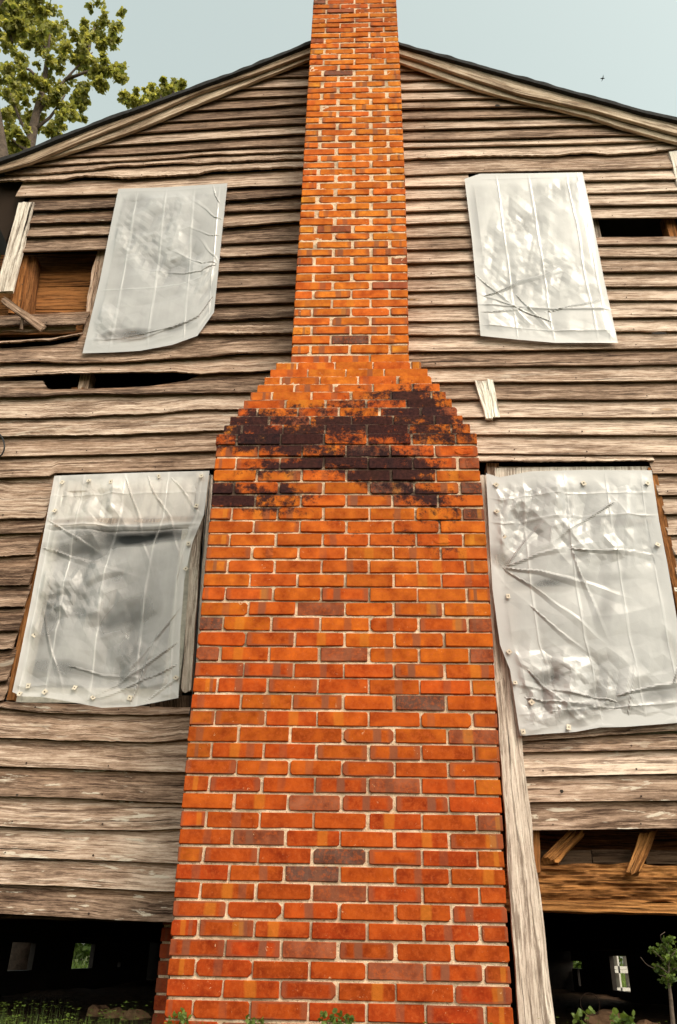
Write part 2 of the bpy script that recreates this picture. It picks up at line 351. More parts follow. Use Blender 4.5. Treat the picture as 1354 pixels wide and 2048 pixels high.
def soot(x, n):
    """how much old soot has settled; x from 0 (left edge) to 1 (right)"""
    s = 0
    for (cx, cn, rx, rn, a) in [(.30, 36.2, .45, 1.3, 1.0), (.62, 37.3, .42, 1.6, 1.0), (.86, 38.8, .14, 1.8, 1.0), (.10, 37.4, .14, 1.6, .9), (.62, 40, .2, 1.3, .7), (.80, 41, .20, 2.0, 1.0), (.15, 38.5, .18, 1.6, .8), (.45, 34.2, .22, 1.4, .85), (.66, 33.6, .20, 1.8, 1.0), (.85, 36.5, .2, 1.4, .8),
                                (.05, 31.5, .13, 1.2, 1.0), (.24, 31.2, .12, 1.3, 1.0), (.22, 33.6, .10, 1.0, .8), (.78, 31.4, .12, .9, .9), (.85, 30, .10, .7, 1.0), (.76, 28.8, .12, .9, .55), (.80, 27.3, .10, .7, .6), (.52, 41, .14, 1.4, .45), (.35, 39.5, .2, 1.0, .55),
                                (.3, 29.8, .15, 1.2, .35), (.15, 25, .14, 1, .25), (.52, 29, .1, 1, .35), (.4, 96, .3, 3, .4), (.35, 91.5, .2, 1.2, .45), (.7, 87.6, .2, 1.5, .40)]:
        s = max(s, a*math.exp(-((x-cx)/rx)**2*.9-((n-cn)/rn)**2*.9))
    return s
def brick_data(x0, x1, z0, z1, yf, depth, n, chipped=False):
    """one brick with worn, rounded arrises"""
    j = lambda a: R.uniform(-a, a)
    yf = yf+j(.0034); e = .0030; c = R.uniform(.0015, .0065)*R.choice((.6, 1, 1, 1.7))
    cs = [(x0+j(.001), z0+j(.001)), (x1+j(.001), z0+j(.001)), (x1+j(.001), z1+j(.001)), (x0+j(.001), z1+j(.001))]
    out = []
    for k in range(4):
        a = Vector(cs[k]); b = Vector(cs[k-1]); d = Vector(cs[(k+1) % 4]); cc = c*R.uniform(.3, 1.6)
        out.append(a+(b-a).normalized()*cc); out.append(a+(d-a).normalized()*cc)
    cen = Vector(((x0+x1)/2, (z0+z1)/2)); v = []
    tx, tz = j(.002), j(.002)
    for p in out: v.append((p.x, yf+depth, p.y))
    for p in out: v.append((p.x, yf+e, p.y))
    for p in out:
        q = Vector((p.x-math.copysign(e*.9, p.x-cen.x), p.y-math.copysign(e*.9, p.y-cen.y)))
        v.append((q.x, yf+tx*(p.x-cen.x)/.1+tz*(p.y-cen.y)/.03, q.y))
    f = [tuple(range(16, 24)), tuple(range(7, -1, -1))]
    for r in (0, 8):
        for k in range(8): f.append((r+k, r+(k+1) % 8, r+8+(k+1) % 8, r+8+k))
    if chipped:      # a spalled face: the middle is knocked back
        u0, u1 = sorted((R.uniform(.05, .6), R.uniform(.5, .95))); L = x1-x0; H = z1-z0; k = len(v)
        rim = [(x0+L*(u0+(u1-u0)*(.5+.5*math.cos(q))), (z0+z1)/2+H*.38*math.sin(q)*(1+.3*math.sin(5*q))) for q in [2*math.pi*i/10 for i in range(10)]]
        # (kept as relief laid over the front: a shallow broken scoop with a raised lip)
        for (a, b) in rim: v.append((a, yf-.0016, b))
        for (a, b) in rim: v.append(((a-cen.x)*.7+cen.x+j(.004), yf+.0006-R.uniform(0, .004), (b-cen.y)*.55+cen.y))
        for i in range(10): f.append((k+i, k+(i+1) % 10, k+10+(i+1) % 10, k+10+i))
        f.append(tuple(k+10+i for i in range(10)))
    return v, f
def brick_col(n, header):
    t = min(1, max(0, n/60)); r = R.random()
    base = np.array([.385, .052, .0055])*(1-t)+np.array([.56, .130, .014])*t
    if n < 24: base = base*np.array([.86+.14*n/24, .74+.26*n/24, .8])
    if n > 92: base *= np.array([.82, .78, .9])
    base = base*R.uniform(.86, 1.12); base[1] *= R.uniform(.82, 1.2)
    if header and R.random() < .6: base = base*np.array([.98, 1.25, 1.3])
    if r < (.03 if n < 40 else .012): base = np.array([.13, .055, .040])
    elif r < (.09 if n < 40 else .05): base = np.array([.26, .068, .032])*R.uniform(.8, 1.2)
    return tuple(base)
chimney = empty('chimney', ((XL(0)+XR(0))/2, YW, 0), 'tall orange brick chimney with soot-black stepped shoulders in the middle of the gable wall', 'chimney')
def brick_attrs(v, x0, x1, z0, z1, n, col, sd, xl, xr, sup=1):
    sf = R.choice((.7, .85, .95, 1.0, 1.1, 1.25))
    return {'bcol': ('FLOAT_COLOR', [col+(1,)]*len(v)), 'uvn': ('FLOAT_VECTOR', [((p[0]-x0)/(x1-x0), (p[2]-z0)/(z1-z0), sd) for p in v]),
            'soot': ('FLOAT', [max(0, min(1.25, soot((p[0]-xl)/(xr-xl), n+(p[2]-(z0+z1)/2)/.067)*sup*sf)) for p in v])}
stack = MB(); BJ = .0095
def shared(v, f, at): return v, f, at
for n in range(-4, 107):
    BJ = .0095 if n < 46 else .0125
    z0 = (Z[n-1]+Z[n])/2+BJ/2; z1 = (Z[n]+Z[n+1])/2-BJ/2 if n < 106 else Z[n]+.03
    if n == 36: z1 = Z[36]+.0285
    if n == 45: z1 = Z[45]+.0285
    xl, xr = XL(n), XR(n); yf = YF(n)
    if n < 46:
        ns = 6 if n <= 36 else max(3, int(round((xr-xl)/.2125)))
        first = (n % 2 == 0); jw = .010
        off = 0 if n <= 36 else R.uniform(-.03, .03)
        if n <= 36:
            L = (xr-xl+jw)/6; cuts = [xl+L*k for k in range(7)] if not first else [xl]+[xl+L*(k+.5) for k in range(6)]+[xr+jw]
        else:
            L = .2120; st0 = xl-(.5*L if (n % 2) else 0)+off*.6; cuts = [xl]+[st0+L*k for k in range(1, 8) if xl+.06 < st0+L*k < xr-.05]+[xr+jw]
    else:
        jw = .013 if n < 52 else (.013+.010*min(1, (n-52)/8)); 
        if n > 84: jw = max(.012, .023-.011*(n-84)/6)
        first = (n % 2 == 1)
        L = (xr-xl+jw)/3; cuts = [xl+L*k for k in range(4)] if not first else [xl]+[xl+L*(k+.5) for k in range(3)]+[xr+jw]
    for k in range(len(cuts)-1):
        a = cuts[k]+(R.uniform(-.0025, .0025) if k else 0); b = cuts[k+1]-jw+(R.uniform(-.0025, .0025) if k < len(cuts)-2 else 0)
        hd = (b-a) < .14; dz = R.uniform(-.0016, .0016); tilt = 0
        chip = (n > 46 and R.random() < .06) or (26 < n <= 46 and R.random() < .05)
        v, f = brick_data(a, b, z0+dz, z1+dz, yf, .10 if n < 46 else .095, n, chip)
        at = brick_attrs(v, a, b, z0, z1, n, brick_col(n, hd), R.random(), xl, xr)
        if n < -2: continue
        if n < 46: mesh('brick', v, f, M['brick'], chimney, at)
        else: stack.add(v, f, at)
    # the returns: bricks seen from the side, ends of the courses
    depth = YW-yf; y = yf+.103+(0 if n % 2 else .05)
    while n >= -2 and y < YW-.03:
        y1 = min(y+(.2 if (int(y*10)+n) % 2 else .19), YW+.05)
        for side in (-1, 1):
            xa = xl if side < 0 else xr-.09; w2 = .09
            bb = MB(); bb.box((xa, y, z0), (xa+w2, y1, z1)); col = brick_col(n, False); sd = R.random()
            stack.add(bb.v, bb.f, {'bcol': ('FLOAT_COLOR', [col+(1,)]*8), 'uvn': ('FLOAT_VECTOR', [((p[1]-y)/.2, (p[2]-z0)/(z1-z0), sd) for p in bb.v]), 'soot': ('FLOAT', [soot(0 if side < 0 else 1, n)]*8)})
        y = y1+.01
tag(stack.build('stack_brick', M['brick'], chimney), kind='stuff')
# mortar body: a slightly rough skin set 5 mm behind the brick faces, course by course
mo = MB()
def mortar_sheet(xa, xb, za, zb, y, n0, n1, back):
    nxx = max(2, int((xb(0)-xa(0))/.014)); nz = max(2, int((zb-za)/.014)); v = []; so_ = []
    for j in range(nz+1):
        z = za+(zb-za)*j/nz; n = chim_n(z); s = j/nz
        for i in range(nxx+1):
            x = xa(s)+(xb(s)-xa(s))*i/nxx
            v.append((x, y(z)+.0052+.0035+.0034*N(x*60, z*60, 1)+.0036*N(x*14, z*14, 5), z)); so_.append(soot((x-xa(s))/(xb(s)-xa(s)), n))
    f = [(j*(nxx+1)+i, j*(nxx+1)+i+1, (j+1)*(nxx+1)+i+1, (j+1)*(nxx+1)+i) for j in range(nz) for i in range(nxx)]
    k = len(v); 
    for (s, z) in ((0, za), (1, zb)):
        for x in (xa(s), xb(s)): v.append((x, back, z)); so_.append(0)
    r = nxx+1; tl = nz*r
    f += [(0, tl, k+2, k), (nxx, k+1, k+3, tl+nxx), (tl, tl+nxx, k+3, k+2), (0, k, k+1, nxx)]
    mo.add(v, f, {'soot': ('FLOAT', so_)})
zt36 = Z[36]+.033
IN = .006
mortar_sheet(lambda s: XL(-5+s*41)+IN, lambda s: XR(-5+s*41)-IN, Z[-4], zt36, lambda z: D1, 0, 36, YW+.10)
for n in range(37, 46):
    za, zb = Z[n]-.036, Z[n]+.033
    mortar_sheet(lambda s, n=n: XL(n)+IN, lambda s, n=n: XR(n)-IN, za, zb, lambda z, n=n: YF(n)-.0025, n, n, YW+.10)
mortar_sheet(lambda s: XL(46+s*60)+IN, lambda s: XR(46+s*60)-IN, Z[46]-.036, Z[106], lambda z: D2-.0030, 46, 106, YW+.10)
mo.build('mortar', M['mortar'], chimney)
# brick pier of the fireplace base under the sill, set back behind the chimney
pier = empty('brick_pier', (P(318, 2000, 4.15).x, 4.15, 0), 'dark red brick footing set back beside the foot of the tall chimney', 'pier')
px0 = P(303, 2048, 4.15).x; px1 = XL(0)+.25; ztop = P(320, 1835, 4.15).z+.06; z = -.06; n = 0; pm = MB()
pm.box((px0+.006, 4.156, -.08), (px1, 4.6, ztop)); 
tag(mesh('mortar', pm.v, pm.f, M['mortar'], pier, {'soot': ('FLOAT', [.3]*8)}))
while z < ztop-.03:
    x = px0-(.0 if n % 2 else 0); w_ = .2 if n % 2 else .095; kk = 0
    while x < px1-.02:
        x1 = min(x+w_, px1); v, f = brick_data(x, x1, z, z+.057, 4.15, .10, 0)
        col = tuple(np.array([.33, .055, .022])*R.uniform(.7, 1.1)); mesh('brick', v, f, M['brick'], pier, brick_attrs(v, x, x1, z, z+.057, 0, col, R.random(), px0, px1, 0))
        x = x1+.01; w_ = .2
    z += .067; n += 1

# ================================================================== house
house = empty('house', (0, YW, 0), 'old abandoned wooden house, gable end of grey-brown weathered clapboards round the brick chimney', 'house')
XWL = P(44, 378, YW).x; XWR = P(1368, 300, YW).x
print('wall', XWL, XWR)
# rake lines (pixels -> the gable)
def line_w(pts, Y): q = [P(a, b, Y) for a, b in pts]; return [p.x for p in q], [p.z for p in q]
YR1, YR2 = YW-.11, YW-.078
L2b = [(-14, 345), (47, 326), (113, 312), (189, 288), (283.6, 255), (378, 215), (501, 165), (619, 118)]
L1b = [(-14, 345), (61, 325), (94.5, 309.5), (180, 274), (283.6, 234), (406, 182), (500, 150.5), (619, 106)]
Lrb = [(-14, 330), (50, 306), (100, 288), (182, 255), (302, 212), (378, 184), (500, 139), (620, 95)]
Lrt = [(-14, 322), (50, 298.7), (100, 279), (182, 246), (302, 203), (378, 175), (500, 129.8), (620, 82)]
R2b = [(799, 124), (949.6, 177), (1034, 209), (1180, 233.5), (1231, 251), (1300, 271), (1380, 292)]
R2b = [(799, 124), (949.6, 177), (1034, 200), (1119, 219), (1180, 233.5), (1231, 251), (1300, 270), (1380, 292)]
R1b = [(799, 107), (949.6, 158), (1034, 186), (1119, 205), (1180, 218), (1268, 243), (1354, 267), (1385, 276)]
Rrb = [(799, 91), (873, 112.7), (949.6, 138), (1034, 162), (1140, 192), (1204, 209), (1289, 231), (1354, 247), (1400, 258)]
Rrt = [(799, 84), (873, 105), (949.6, 126), (1034, 149.6), (1140, 179), (1204, 196), (1289, 219.6), (1354, 234.4), (1400, 246)]
apx = P(708, 60, YW).x
rx, rz = line_w(L2b, YR2); rx2, rz2 = line_w(R2b, YR2)
def rake(X): return float(np.interp(X, rx+rx2, rz+rz2))
def strip(name, topl, botl, Y, thick, mat, parent=None, rough=.002, extend=None, tone=0, warm=0):
    tx_, tz_ = line_w(topl, Y); bx_, bz_ = line_w(botl, Y)
    X0, X1 = max(min(tx_), min(bx_)), min(max(tx_), max(bx_))
    if extend is not None: (X0, X1) = (X0, extend) if extend > X1 else (extend, X1)
    def ev(xs__, zs__, X):
        if X < xs__[0]: return zs__[0]+(zs__[1]-zs__[0])/(xs__[1]-xs__[0])*(X-xs__[0])
        if X > xs__[-1]: return zs__[-1]+(zs__[-1]-zs__[-2])/(xs__[-1]-xs__[-2])*(X-xs__[-1])
        return float(np.interp(X, xs__, zs__))
    n = int((X1-X0)/.03); v = []; gc = []; uvn = []; sd = R.random()*30; K = 6
    for i in range(n+1):
        X = X0+(X1-X0)*i/n; zt, zb = ev(tx_, tz_, X), ev(bx_, bz_, X)
        zb += rough*N(X*9, sd)*2; zt += rough*N(X*9, sd+5)*2
        for k in range(K):
            s = k/(K-1); v.append((X, Y+rough*N(X*8, s*4, sd), zb+(zt-zb)*s)); gc.append((X+sd, s*abs(zt-zb), sd)); uvn.append((i/n, .3, sd))
        for (s) in (1, 0): v.append((X, Y+thick, zb+(zt-zb)*s)); gc.append((X+sd, s*abs(zt-zb)+.05, sd)); uvn.append((i/n, .3, sd))
    m_ = K+2; f = []
    for i in range(n):
        for k in range(m_): f.append((i*m_+k, (i+1)*m_+k, (i+1)*m_+(k+1) % m_, i*m_+(k+1) % m_))
    f.append(tuple(range(m_))); f.append(tuple(n*m_+k for k in range(m_))[::-1]); c = len(v)
    return mesh(name, v, f, mat, parent or house, {'gc': ('FLOAT_VECTOR', gc), 'uvn': ('FLOAT_VECTOR', uvn), 'tone': ('FLOAT', [tone]*c), 'warm': ('FLOAT', [warm]*c), 'paint': ('FLOAT', [0]*c)})
strip('rake_board', Lrb, L1b, YR1, .022, M['rake'], extend=apx, tone=-.05)
strip('rake_board', L1b, L2b, YR2, .022, M['rake'], extend=apx, tone=.1)
strip('rake_board', Rrb, R1b, YR1, .022, M['rake'], extend=apx, tone=.15)
strip('rake_board', R1b, R2b, YR2, .022, M['rake'], extend=apx, tone=.3)
# roof: two slabs with a ragged shingle edge proud of the rake
def roof_side(sgn):
    top = Lrt if sgn < 0 else Rrt; Y = YR1-.03
    x_, z_ = line_w(top, Y)
    if sgn < 0: eave = XWL-.22; x0, x1 = eave, apx
    else: eave = XWR+.22; x0, x1 = apx, eave
    def zt(X):
        if X < x_[0]: s = (z_[1]-z_[0])/(x_[1]-x_[0]); return z_[0]+s*(X-x_[0])
        if X > x_[-1]: s = (z_[-1]-z_[-2])/(x_[-1]-x_[-2]); return z_[-1]+s*(X-x_[-1])
        return float(np.interp(X, x_, z_))
    n = 90; v = []; lay = [(Y, 0), (Y+.5, 0), (11.0, 0)]
    for i in range(n+1):
        X = x0+(x1-x0)*i/n; w_ = .010*N(X*5, sgn)+.006*N(X*16, sgn*3)
        for (yy, _) in lay: v.append((X, yy+(.012*N(X*9, 3) if yy == Y else 0), zt(X)+w_))
        for (yy, _) in lay[::-1]: v.append((X, yy, zt(X)-.036+.3*w_))
    f = [(i*6+k, (i+1)*6+k, (i+1)*6+(k+1) % 6, i*6+(k+1) % 6) for i in range(n) for k in range(6)]
    f += [tuple(range(6)), tuple(n*6+k for k in range(5, -1, -1))]
    mesh('roof', v, f, M['shingle'], house)
roof_side(-1); roof_side(1)

# ---- clapboards
def clap(zb, zt, X0, X1, rag=.002, tone=0., warm=0., paint=0., offb=.042, offt=.010, th=.013, Y0=YW, droop=0, endrag=0.):
    if X1-X0 < .03: return
    n = max(4, int((X1-X0)/.009)); sd = R.random()*60; v = []; gc = []; uvn = []
    VV = [0, .03, .12, .3, .5, .75, 1]; K = len(VV); ob = offb+R.uniform(-.003, .004); bow = R.uniform(-.001, .001)
    for i in range(n+1):
        X = X0+(X1-X0)*i/n; b = zb(X); t = zt(X)
        if t < b+.004: t = b+.004
        g1 = abs(N(X*4.1, sd))*(1.2 if rag > .004 else .5)+abs(N(X*13, sd+3))*.6+abs(N(X*37, sd+9))*.5+abs(N(X*90, sd+2))*.55
        chip = max(0, N(X*2.3+sd, 4.2)-.12)*2.2
        b2 = b+rag*(g1-.5)+rag*chip*2.5*(1 if rag > .004 else 0); b2 += .0007*N(X*25, sd)
        b2 = min(b2, t-.003)
        for s in VV:
            o = ob*(1-s)+offt*s+.0016*N(X*2.2, s*3, sd)+bow*math.sin(3.1*(X-X0)/(X1-X0))*(1-s)+.0012*N(X*3, s*40, sd)
            if rag > .004 and s < .3: o += rag*.35*N(X*20, s*30, sd)
            xx = X
            if endrag and i in (0, n): xx += endrag*(N(s*9, sd, i)+.5*N(s*31, sd, i))*(1 if i else 1)
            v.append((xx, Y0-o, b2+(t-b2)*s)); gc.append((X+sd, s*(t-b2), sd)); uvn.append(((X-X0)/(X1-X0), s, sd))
        v.append((X, Y0-offt+th*.6, t)); gc.append((X+sd, t-b2, sd)); uvn.append((0, 1, sd))
        v.append((X, Y0-ob+th+.2*rag, b2+.002)); gc.append((X+sd, -.02, sd)); uvn.append((0, .6, sd))
    m_ = K+2
    f = [(i*m_+k, (i+1)*m_+k, (i+1)*m_+(k+1) % m_, i*m_+(k+1) % m_) for i in range(n) for k in range(m_)]
    f += [tuple(range(m_)), tuple(n*m_+k for k in range(m_-1, -1, -1))]; c = len(v)
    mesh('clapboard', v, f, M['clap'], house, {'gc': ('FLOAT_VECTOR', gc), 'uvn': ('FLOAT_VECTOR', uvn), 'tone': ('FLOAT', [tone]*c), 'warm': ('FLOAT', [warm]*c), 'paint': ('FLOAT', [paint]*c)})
    # nails near the lower edge, where the studs stand
    for sx in studs:
        if X0+.03 < sx < X1-.03 and R.random() < .85:
            xx = sx+R.uniform(-.012, .012); z = zb(xx)+.020+R.uniform(-.004, .006)
            if z < zt(xx)-.02: nails.append((xx, Y0-ob-.0015, z))
studs = [XWL+.06+i*.405 for i in range(14)]; nails = []
YB = YW-.030
def curve(pts):
    q = [P(a, b, YB) for a, b in pts]; xs__ = [p.x for p in q]; zs__ = [p.z for p in q]
    def fn(X):
        if X < xs__[0]: s = (zs__[1]-zs__[0])/(xs__[1]-xs__[0]); return zs__[0]+s*.3*(X-xs__[0])
        if X > xs__[-1]: s = (zs__[-1]-zs__[-2])/(xs__[-1]-xs__[-2]); return zs__[-1]+s*.3*(X-xs__[-1])
        return float(np.interp(X, xs__, zs__))
    return fn
LB = {1: [(560, 135.5), (615, 134)], 2: [(541, 156), (615, 154.7)], 3: [(487, 178.6), (612, 175)], 4: [(425, 201), (500, 196.5), (612, 192)], 5: [(366, 224.5), (500, 217.5), (612, 209)],
 6: [(307, 246.7), (500, 236), (612, 231)], 7: [(246, 271), (500, 254.3), (610, 249.7)], 8: [(180, 296), (500, 276), (608, 270)], 9: [(113, 316), (240, 311.7), (500, 295.8), (608, 292.5)],
 10: [(40, 335.5), (240, 324.4), (500, 308), (606, 305)], 11: [(3, 352), (80, 350), (240, 336.5), (500, 324), (606, 320)], 12: [(3, 367), (60, 365), (240, 361), (500, 345.6), (605, 338)],
 13: [(41, 397), (240, 391.4), (500, 376.3), (602, 373.8)], 14: [(66, 426), (230, 418), (450, 406), (600, 395)], 15: [(57, 451), (222, 447), (455, 427), (598, 422)], 16: [(50, 477.7), (216, 472), (450, 460), (597, 448)],
 17: [(40, 508), (205, 503), (450, 490.5), (595, 484)], 18: [(0, 541), (450, 518.7), (593, 514)], 19: [(0, 575), (450, 546.8), (590, 545)], 20: [(0, 608), (450, 579), (589, 575)], 21: [(0, 634), (450, 612.4), (587, 609)],
 22: [(0, 659), (120, 655), (450, 644), (586, 638)], 23: [(0, 690), (100, 684), (165, 672), (450, 672), (585, 670.7)], 24: [(0, 731.6), (240, 728), (400, 717.8), (580, 709.4)],
 25: [(0, 757), (120, 751), (240, 748.5), (350, 747), (400, 751), (590, 743)], 26: [(0, 797), (90, 798), (115, 793.7), (240, 792), (400, 789), (515, 787.6)], 27: [(0, 839), (90, 837), (240, 832), (400, 822.5), (487, 820)],
 28: [(0, 875), (240, 871), (400, 864.4), (447, 863.8)], 29: [(0, 915), (240, 910), (430, 904)], 30: [(0, 957), (100, 954), (112, 948), (240, 945.5), (428, 939)],
 31: [(0, 1039.5), (88, 1038)], 32: [(0, 1069), (85, 1066)], 33: [(0, 1114), (72, 1111)], 34: [(0, 1174), (58, 1172)], 35: [(0, 1215.6), (48, 1217)], 36: [(0, 1263), (44, 1262)], 37: [(0, 1306), (35, 1302)],
 38: [(0, 1365.6), (25, 1361)], 39: [(0, 1402), (22, 1401)], 40: [(0, 1422), (120, 1427), (300, 1432), (380, 1432)], 41: [(0, 1476), (120, 1481), (300, 1484.6), (375, 1481)], 42: [(0, 1533), (120, 1537), (300, 1544), (368, 1545)],
 43: [(0, 1593), (120, 1595.5), (300, 1604), (362, 1606.6)], 44: [(0, 1652.7), (120, 1659), (300, 1661), (355, 1658)], 45: [(0, 1713.7), (120, 1717.5), (300, 1725), (350, 1727)],
 46: [(0, 1768.5), (120, 1772), (300, 1782), (348, 1783.5)], 47: [(0, 1827), (120, 1833), (300, 1843.7), (343, 1844.5)]}
RB = {1: [(802, 143), (853, 142)], 2: [(802, 163), (913, 159)], 3: [(802, 182), (940, 179.6)], 4: [(804, 202), (940, 198.7), (1020, 197.5)], 5: [(804, 220.3), (940, 217), (1090, 215)], 6: [(804, 241), (940, 238.5), (1160, 234)],
 7: [(805, 261.8), (940, 258.5), (1180, 251.8), (1231, 250)], 8: [(806, 282.5), (940, 281), (1180, 273.7), (1300, 271.5)], 9: [(807, 296.7), (940, 294), (1180, 288.4), (1354, 282)], 10: [(808, 320), (940, 314), (1180, 312.5), (1300, 306), (1354, 300)],
 11: [(809, 352), (940, 346.5), (1180, 341.8), (1340, 337.4)], 12: [(810, 375.5), (925, 374), (1180, 363), (1345, 360)], 13: [(812, 399.6), (932, 397), (1180, 387), (1354, 383.6)], 14: [(812, 425), (937, 420.8), (1180, 412.9), (1354, 410.7)],
 15: [(813, 449.8), (940, 445.7), (1185, 439), (1354, 437)], 16: [(814, 476.4), (942, 473), (1190, 466), (1354, 464)], 17: [(815, 501), (946, 498.8), (1195, 490.9), (1354, 489.5)], 18: [(815, 528.7), (950, 524.5), (1200, 515), (1354, 515.7)],
 19: [(816, 556), (952, 552), (1205, 546), (1354, 544)], 20: [(817, 585), (957, 581), (1210, 575), (1354, 574.4)], 21: [(817, 612.5), (955, 611), (1220, 602), (1354, 602)], 22: [(818, 644), (960, 642.4), (1225, 637.4), (1354, 635.3)],
 23: [(819, 672), (960, 671.4), (1235, 666), (1354, 665)], 24: [(820, 704.6), (980, 703.8), (1180, 700.4), (1354, 698.3)], 25: [(845, 735.5), (1000, 733.6), (1200, 732), (1354, 729.5)], 26: [(865, 766.7), (1000, 766), (1200, 765), (1354, 763)],
 27: [(905, 801.3), (1000, 800), (1200, 800.8), (1354, 799.4)], 28: [(925, 836.5), (1000, 836), (1200, 837), (1354, 836)], 29: [(955, 870), (1200, 871), (1354, 871)], 30: [(957, 908), (1200, 911), (1354, 911.5)],
 31: [(960, 925), (1200, 924), (1308, 924)], 32: [(1312, 948.5), (1354, 948.5)], 33: [(1318, 992), (1354, 991.4)], 34: [(1328, 1030), (1354, 1029.4)], 35: [(1335, 1071), (1354, 1070.4)], 36: [(1340, 1112), (1354, 1111.6)], 37: [(1348, 1156), (1360, 1155.4)], 38: [(1350, 1200), (1375, 1199.5)],
 39: [(1352, 1246), (1380, 1245.5)], 40: [(1355, 1292), (1385, 1291)], 41: [(1358, 1338), (1390, 1337)], 42: [(1360, 1386), (1390, 1385)], 43: [(1362, 1432), (1395, 1431)],
 44: [(1045, 1483), (1180, 1474), (1354, 1461.5)], 45: [(1047, 1504.6), (1180, 1503), (1354, 1498.6)], 46: [(1052, 1553.7), (1354, 1547.7)], 47: [(1058, 1605), (1354, 1601.5)], 48: [(1065, 1661), (1354, 1656.6)]}
lc = {k: curve(p) for k, p in LB.items()}; rc = {k: curve(p) for k, p in RB.items()}
def seg_end_rake(zb, lo, hi, rising):
    """X where the board's lower edge meets the rake"""
    best = lo if rising else hi
    for i in range(400):
        X = lo+(hi-lo)*i/399
        if rake(X)+.085 > zb(X):
            if rising: return X
            best = X
    return best
def chimL(z): n = chim_n(z); return (XL(math.floor(n+.5)) if 36.5 < n < 46 else XL(n))+.035
def chimR(z): n = chim_n(z); return (XR(math.floor(n+.5)) if 36.5 < n < 46 else XR(n))-.035
def xpx(px, py): return P(px, py, YB).x
# window openings (x ranges at the wall)
UL = (xpx(246, 400), xpx(444, 400)); UR = (xpx(940, 380), xpx(1160, 380)); LL = (xpx(112, 960), 9); LR = (xpx(990, 960), xpx(1306, 960))
print('film X check UL', xpx(237, 378), xpx(165, 707), xpx(455, 367), xpx(428, 610), 'UR', xpx(929, 358), xpx(961, 672), xpx(1165, 345), xpx(1236, 686), 'LL', xpx(108, 952), xpx(25, 1382), xpx(418, 940), xpx(357, 1390), 'LR', xpx(972, 945), xpx(1040, 1472), xpx(1303, 940), xpx(1354, 1240))
ragL = {10: .006, 11: .012, 12: .014, 14: .008, 15: .008, 16: .006, 18: .006, 22: .010, 23: .012, 25: .006, 24: .006, 26: .005, 27: .008, 28: .006, 31: .006, 33: .010, 35: .008, 34: .01, 37: .01, 40: .006, 41: .006}
ragR = {5: .003, 10: .012, 11: .004, 12: .004, 13: .005, 23: .006, 31: .008, 44: .004}
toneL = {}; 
for k in range(1, 48): toneL[k] = R.uniform(-.75, .02)-(.12 if 14 <= k <= 24 else 0)  # random board tone, shifted dark: shade of the left side put into colour
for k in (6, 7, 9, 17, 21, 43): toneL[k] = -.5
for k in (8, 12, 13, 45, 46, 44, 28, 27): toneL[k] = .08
toneR = {k: R.uniform(-.25, .32) for k in range(1, 49)}
for k in (2, 6, 8, 25, 27, 45, 48): toneR[k] = -.35
for k in (3, 4, 12, 13, 14, 29, 46, 10): toneR[k] = .38
wallX0, wallX1 = XWL, XWR
for k in range(1, 48):
    zb = lc[k]; up_ = lc.get(k-1)
    if k == 1: top = lambda X: rake(X)+.10
    else: top = lambda X, u=up_: min(u(X)+.030, rake(X)+.10)
    if k == 31: top = lambda X: lc[30](X)+.03
    if k == 26:   # a board has dropped off above this one: its top edge shows
        tc = curve([(0, 762), (85, 771), (100, 775), (240, 771.5), (300, 768), (372, 757), (400, 745), (515, 742)]); top = tc
    if k == 40: top = lambda X: lc[40](X)+.052
    if k == 23: top = lambda X: min(lc[22](X)+.03, lc[23](X)+(.30 if X > UL[0] else .05))
    if k == 24: top = lambda X: lc[23](X)+(.030 if X > UL[0]-.1 else -.012)
    zc = zb(-.8)
    X1 = chimL(zb(-.6)); X0 = wallX0
    if k <= 11: X0 = max(xpx(2, 345)-.01, seg_end_rake(zb, xpx(2, 345), X1, True))
    elif k == 12: X0 = xpx(2, 345)
    segs = [(X0, X1)]
    if 14 <= k <= 23: segs = [(X0+.09 if k < 18 else None, UL[0]), (UL[1] if k < 21 else xpx(380, 650), X1)]
    if 18 <= k <= 21: segs[0] = None
    elif k in (22, 23): segs[0] = (xpx(-60, 660), xpx(168 if k == 22 else 163, 665))
    if 24 <= k: segs = [(X0-.03, X1)]
    if 31 <= k <= 39: segs = [(X0-.03, LL[0]+R.uniform(-.02, -.004)-(.0 if k < 33 else .015))]
    for s in segs:
        if s is None or s[0] is None: continue
        a, b = s
        # long runs are made of two boards butted
        parts = [(a, b)]
        if 24 <= k <= 47 and k not in range(31, 40) and R.random() < .0: mid = R.uniform(a+.5, b-.5); parts = [(a, mid-.002), (mid+.002, b)]
        for (q0, q1) in parts:
            clap(zb, top, q0, q1, ragL.get(k, .0022), toneL[k]+R.uniform(-.06, .06), .16*R.random(), .9 if k in (40, 43, 45, 46, 47, 44) else (.35 if R.random() < .3 else 0), endrag=.012 if (31 <= k <= 39 or k in (22, 23)) else .003, offb=(.052 if 12 <= k <= 26 else .042))
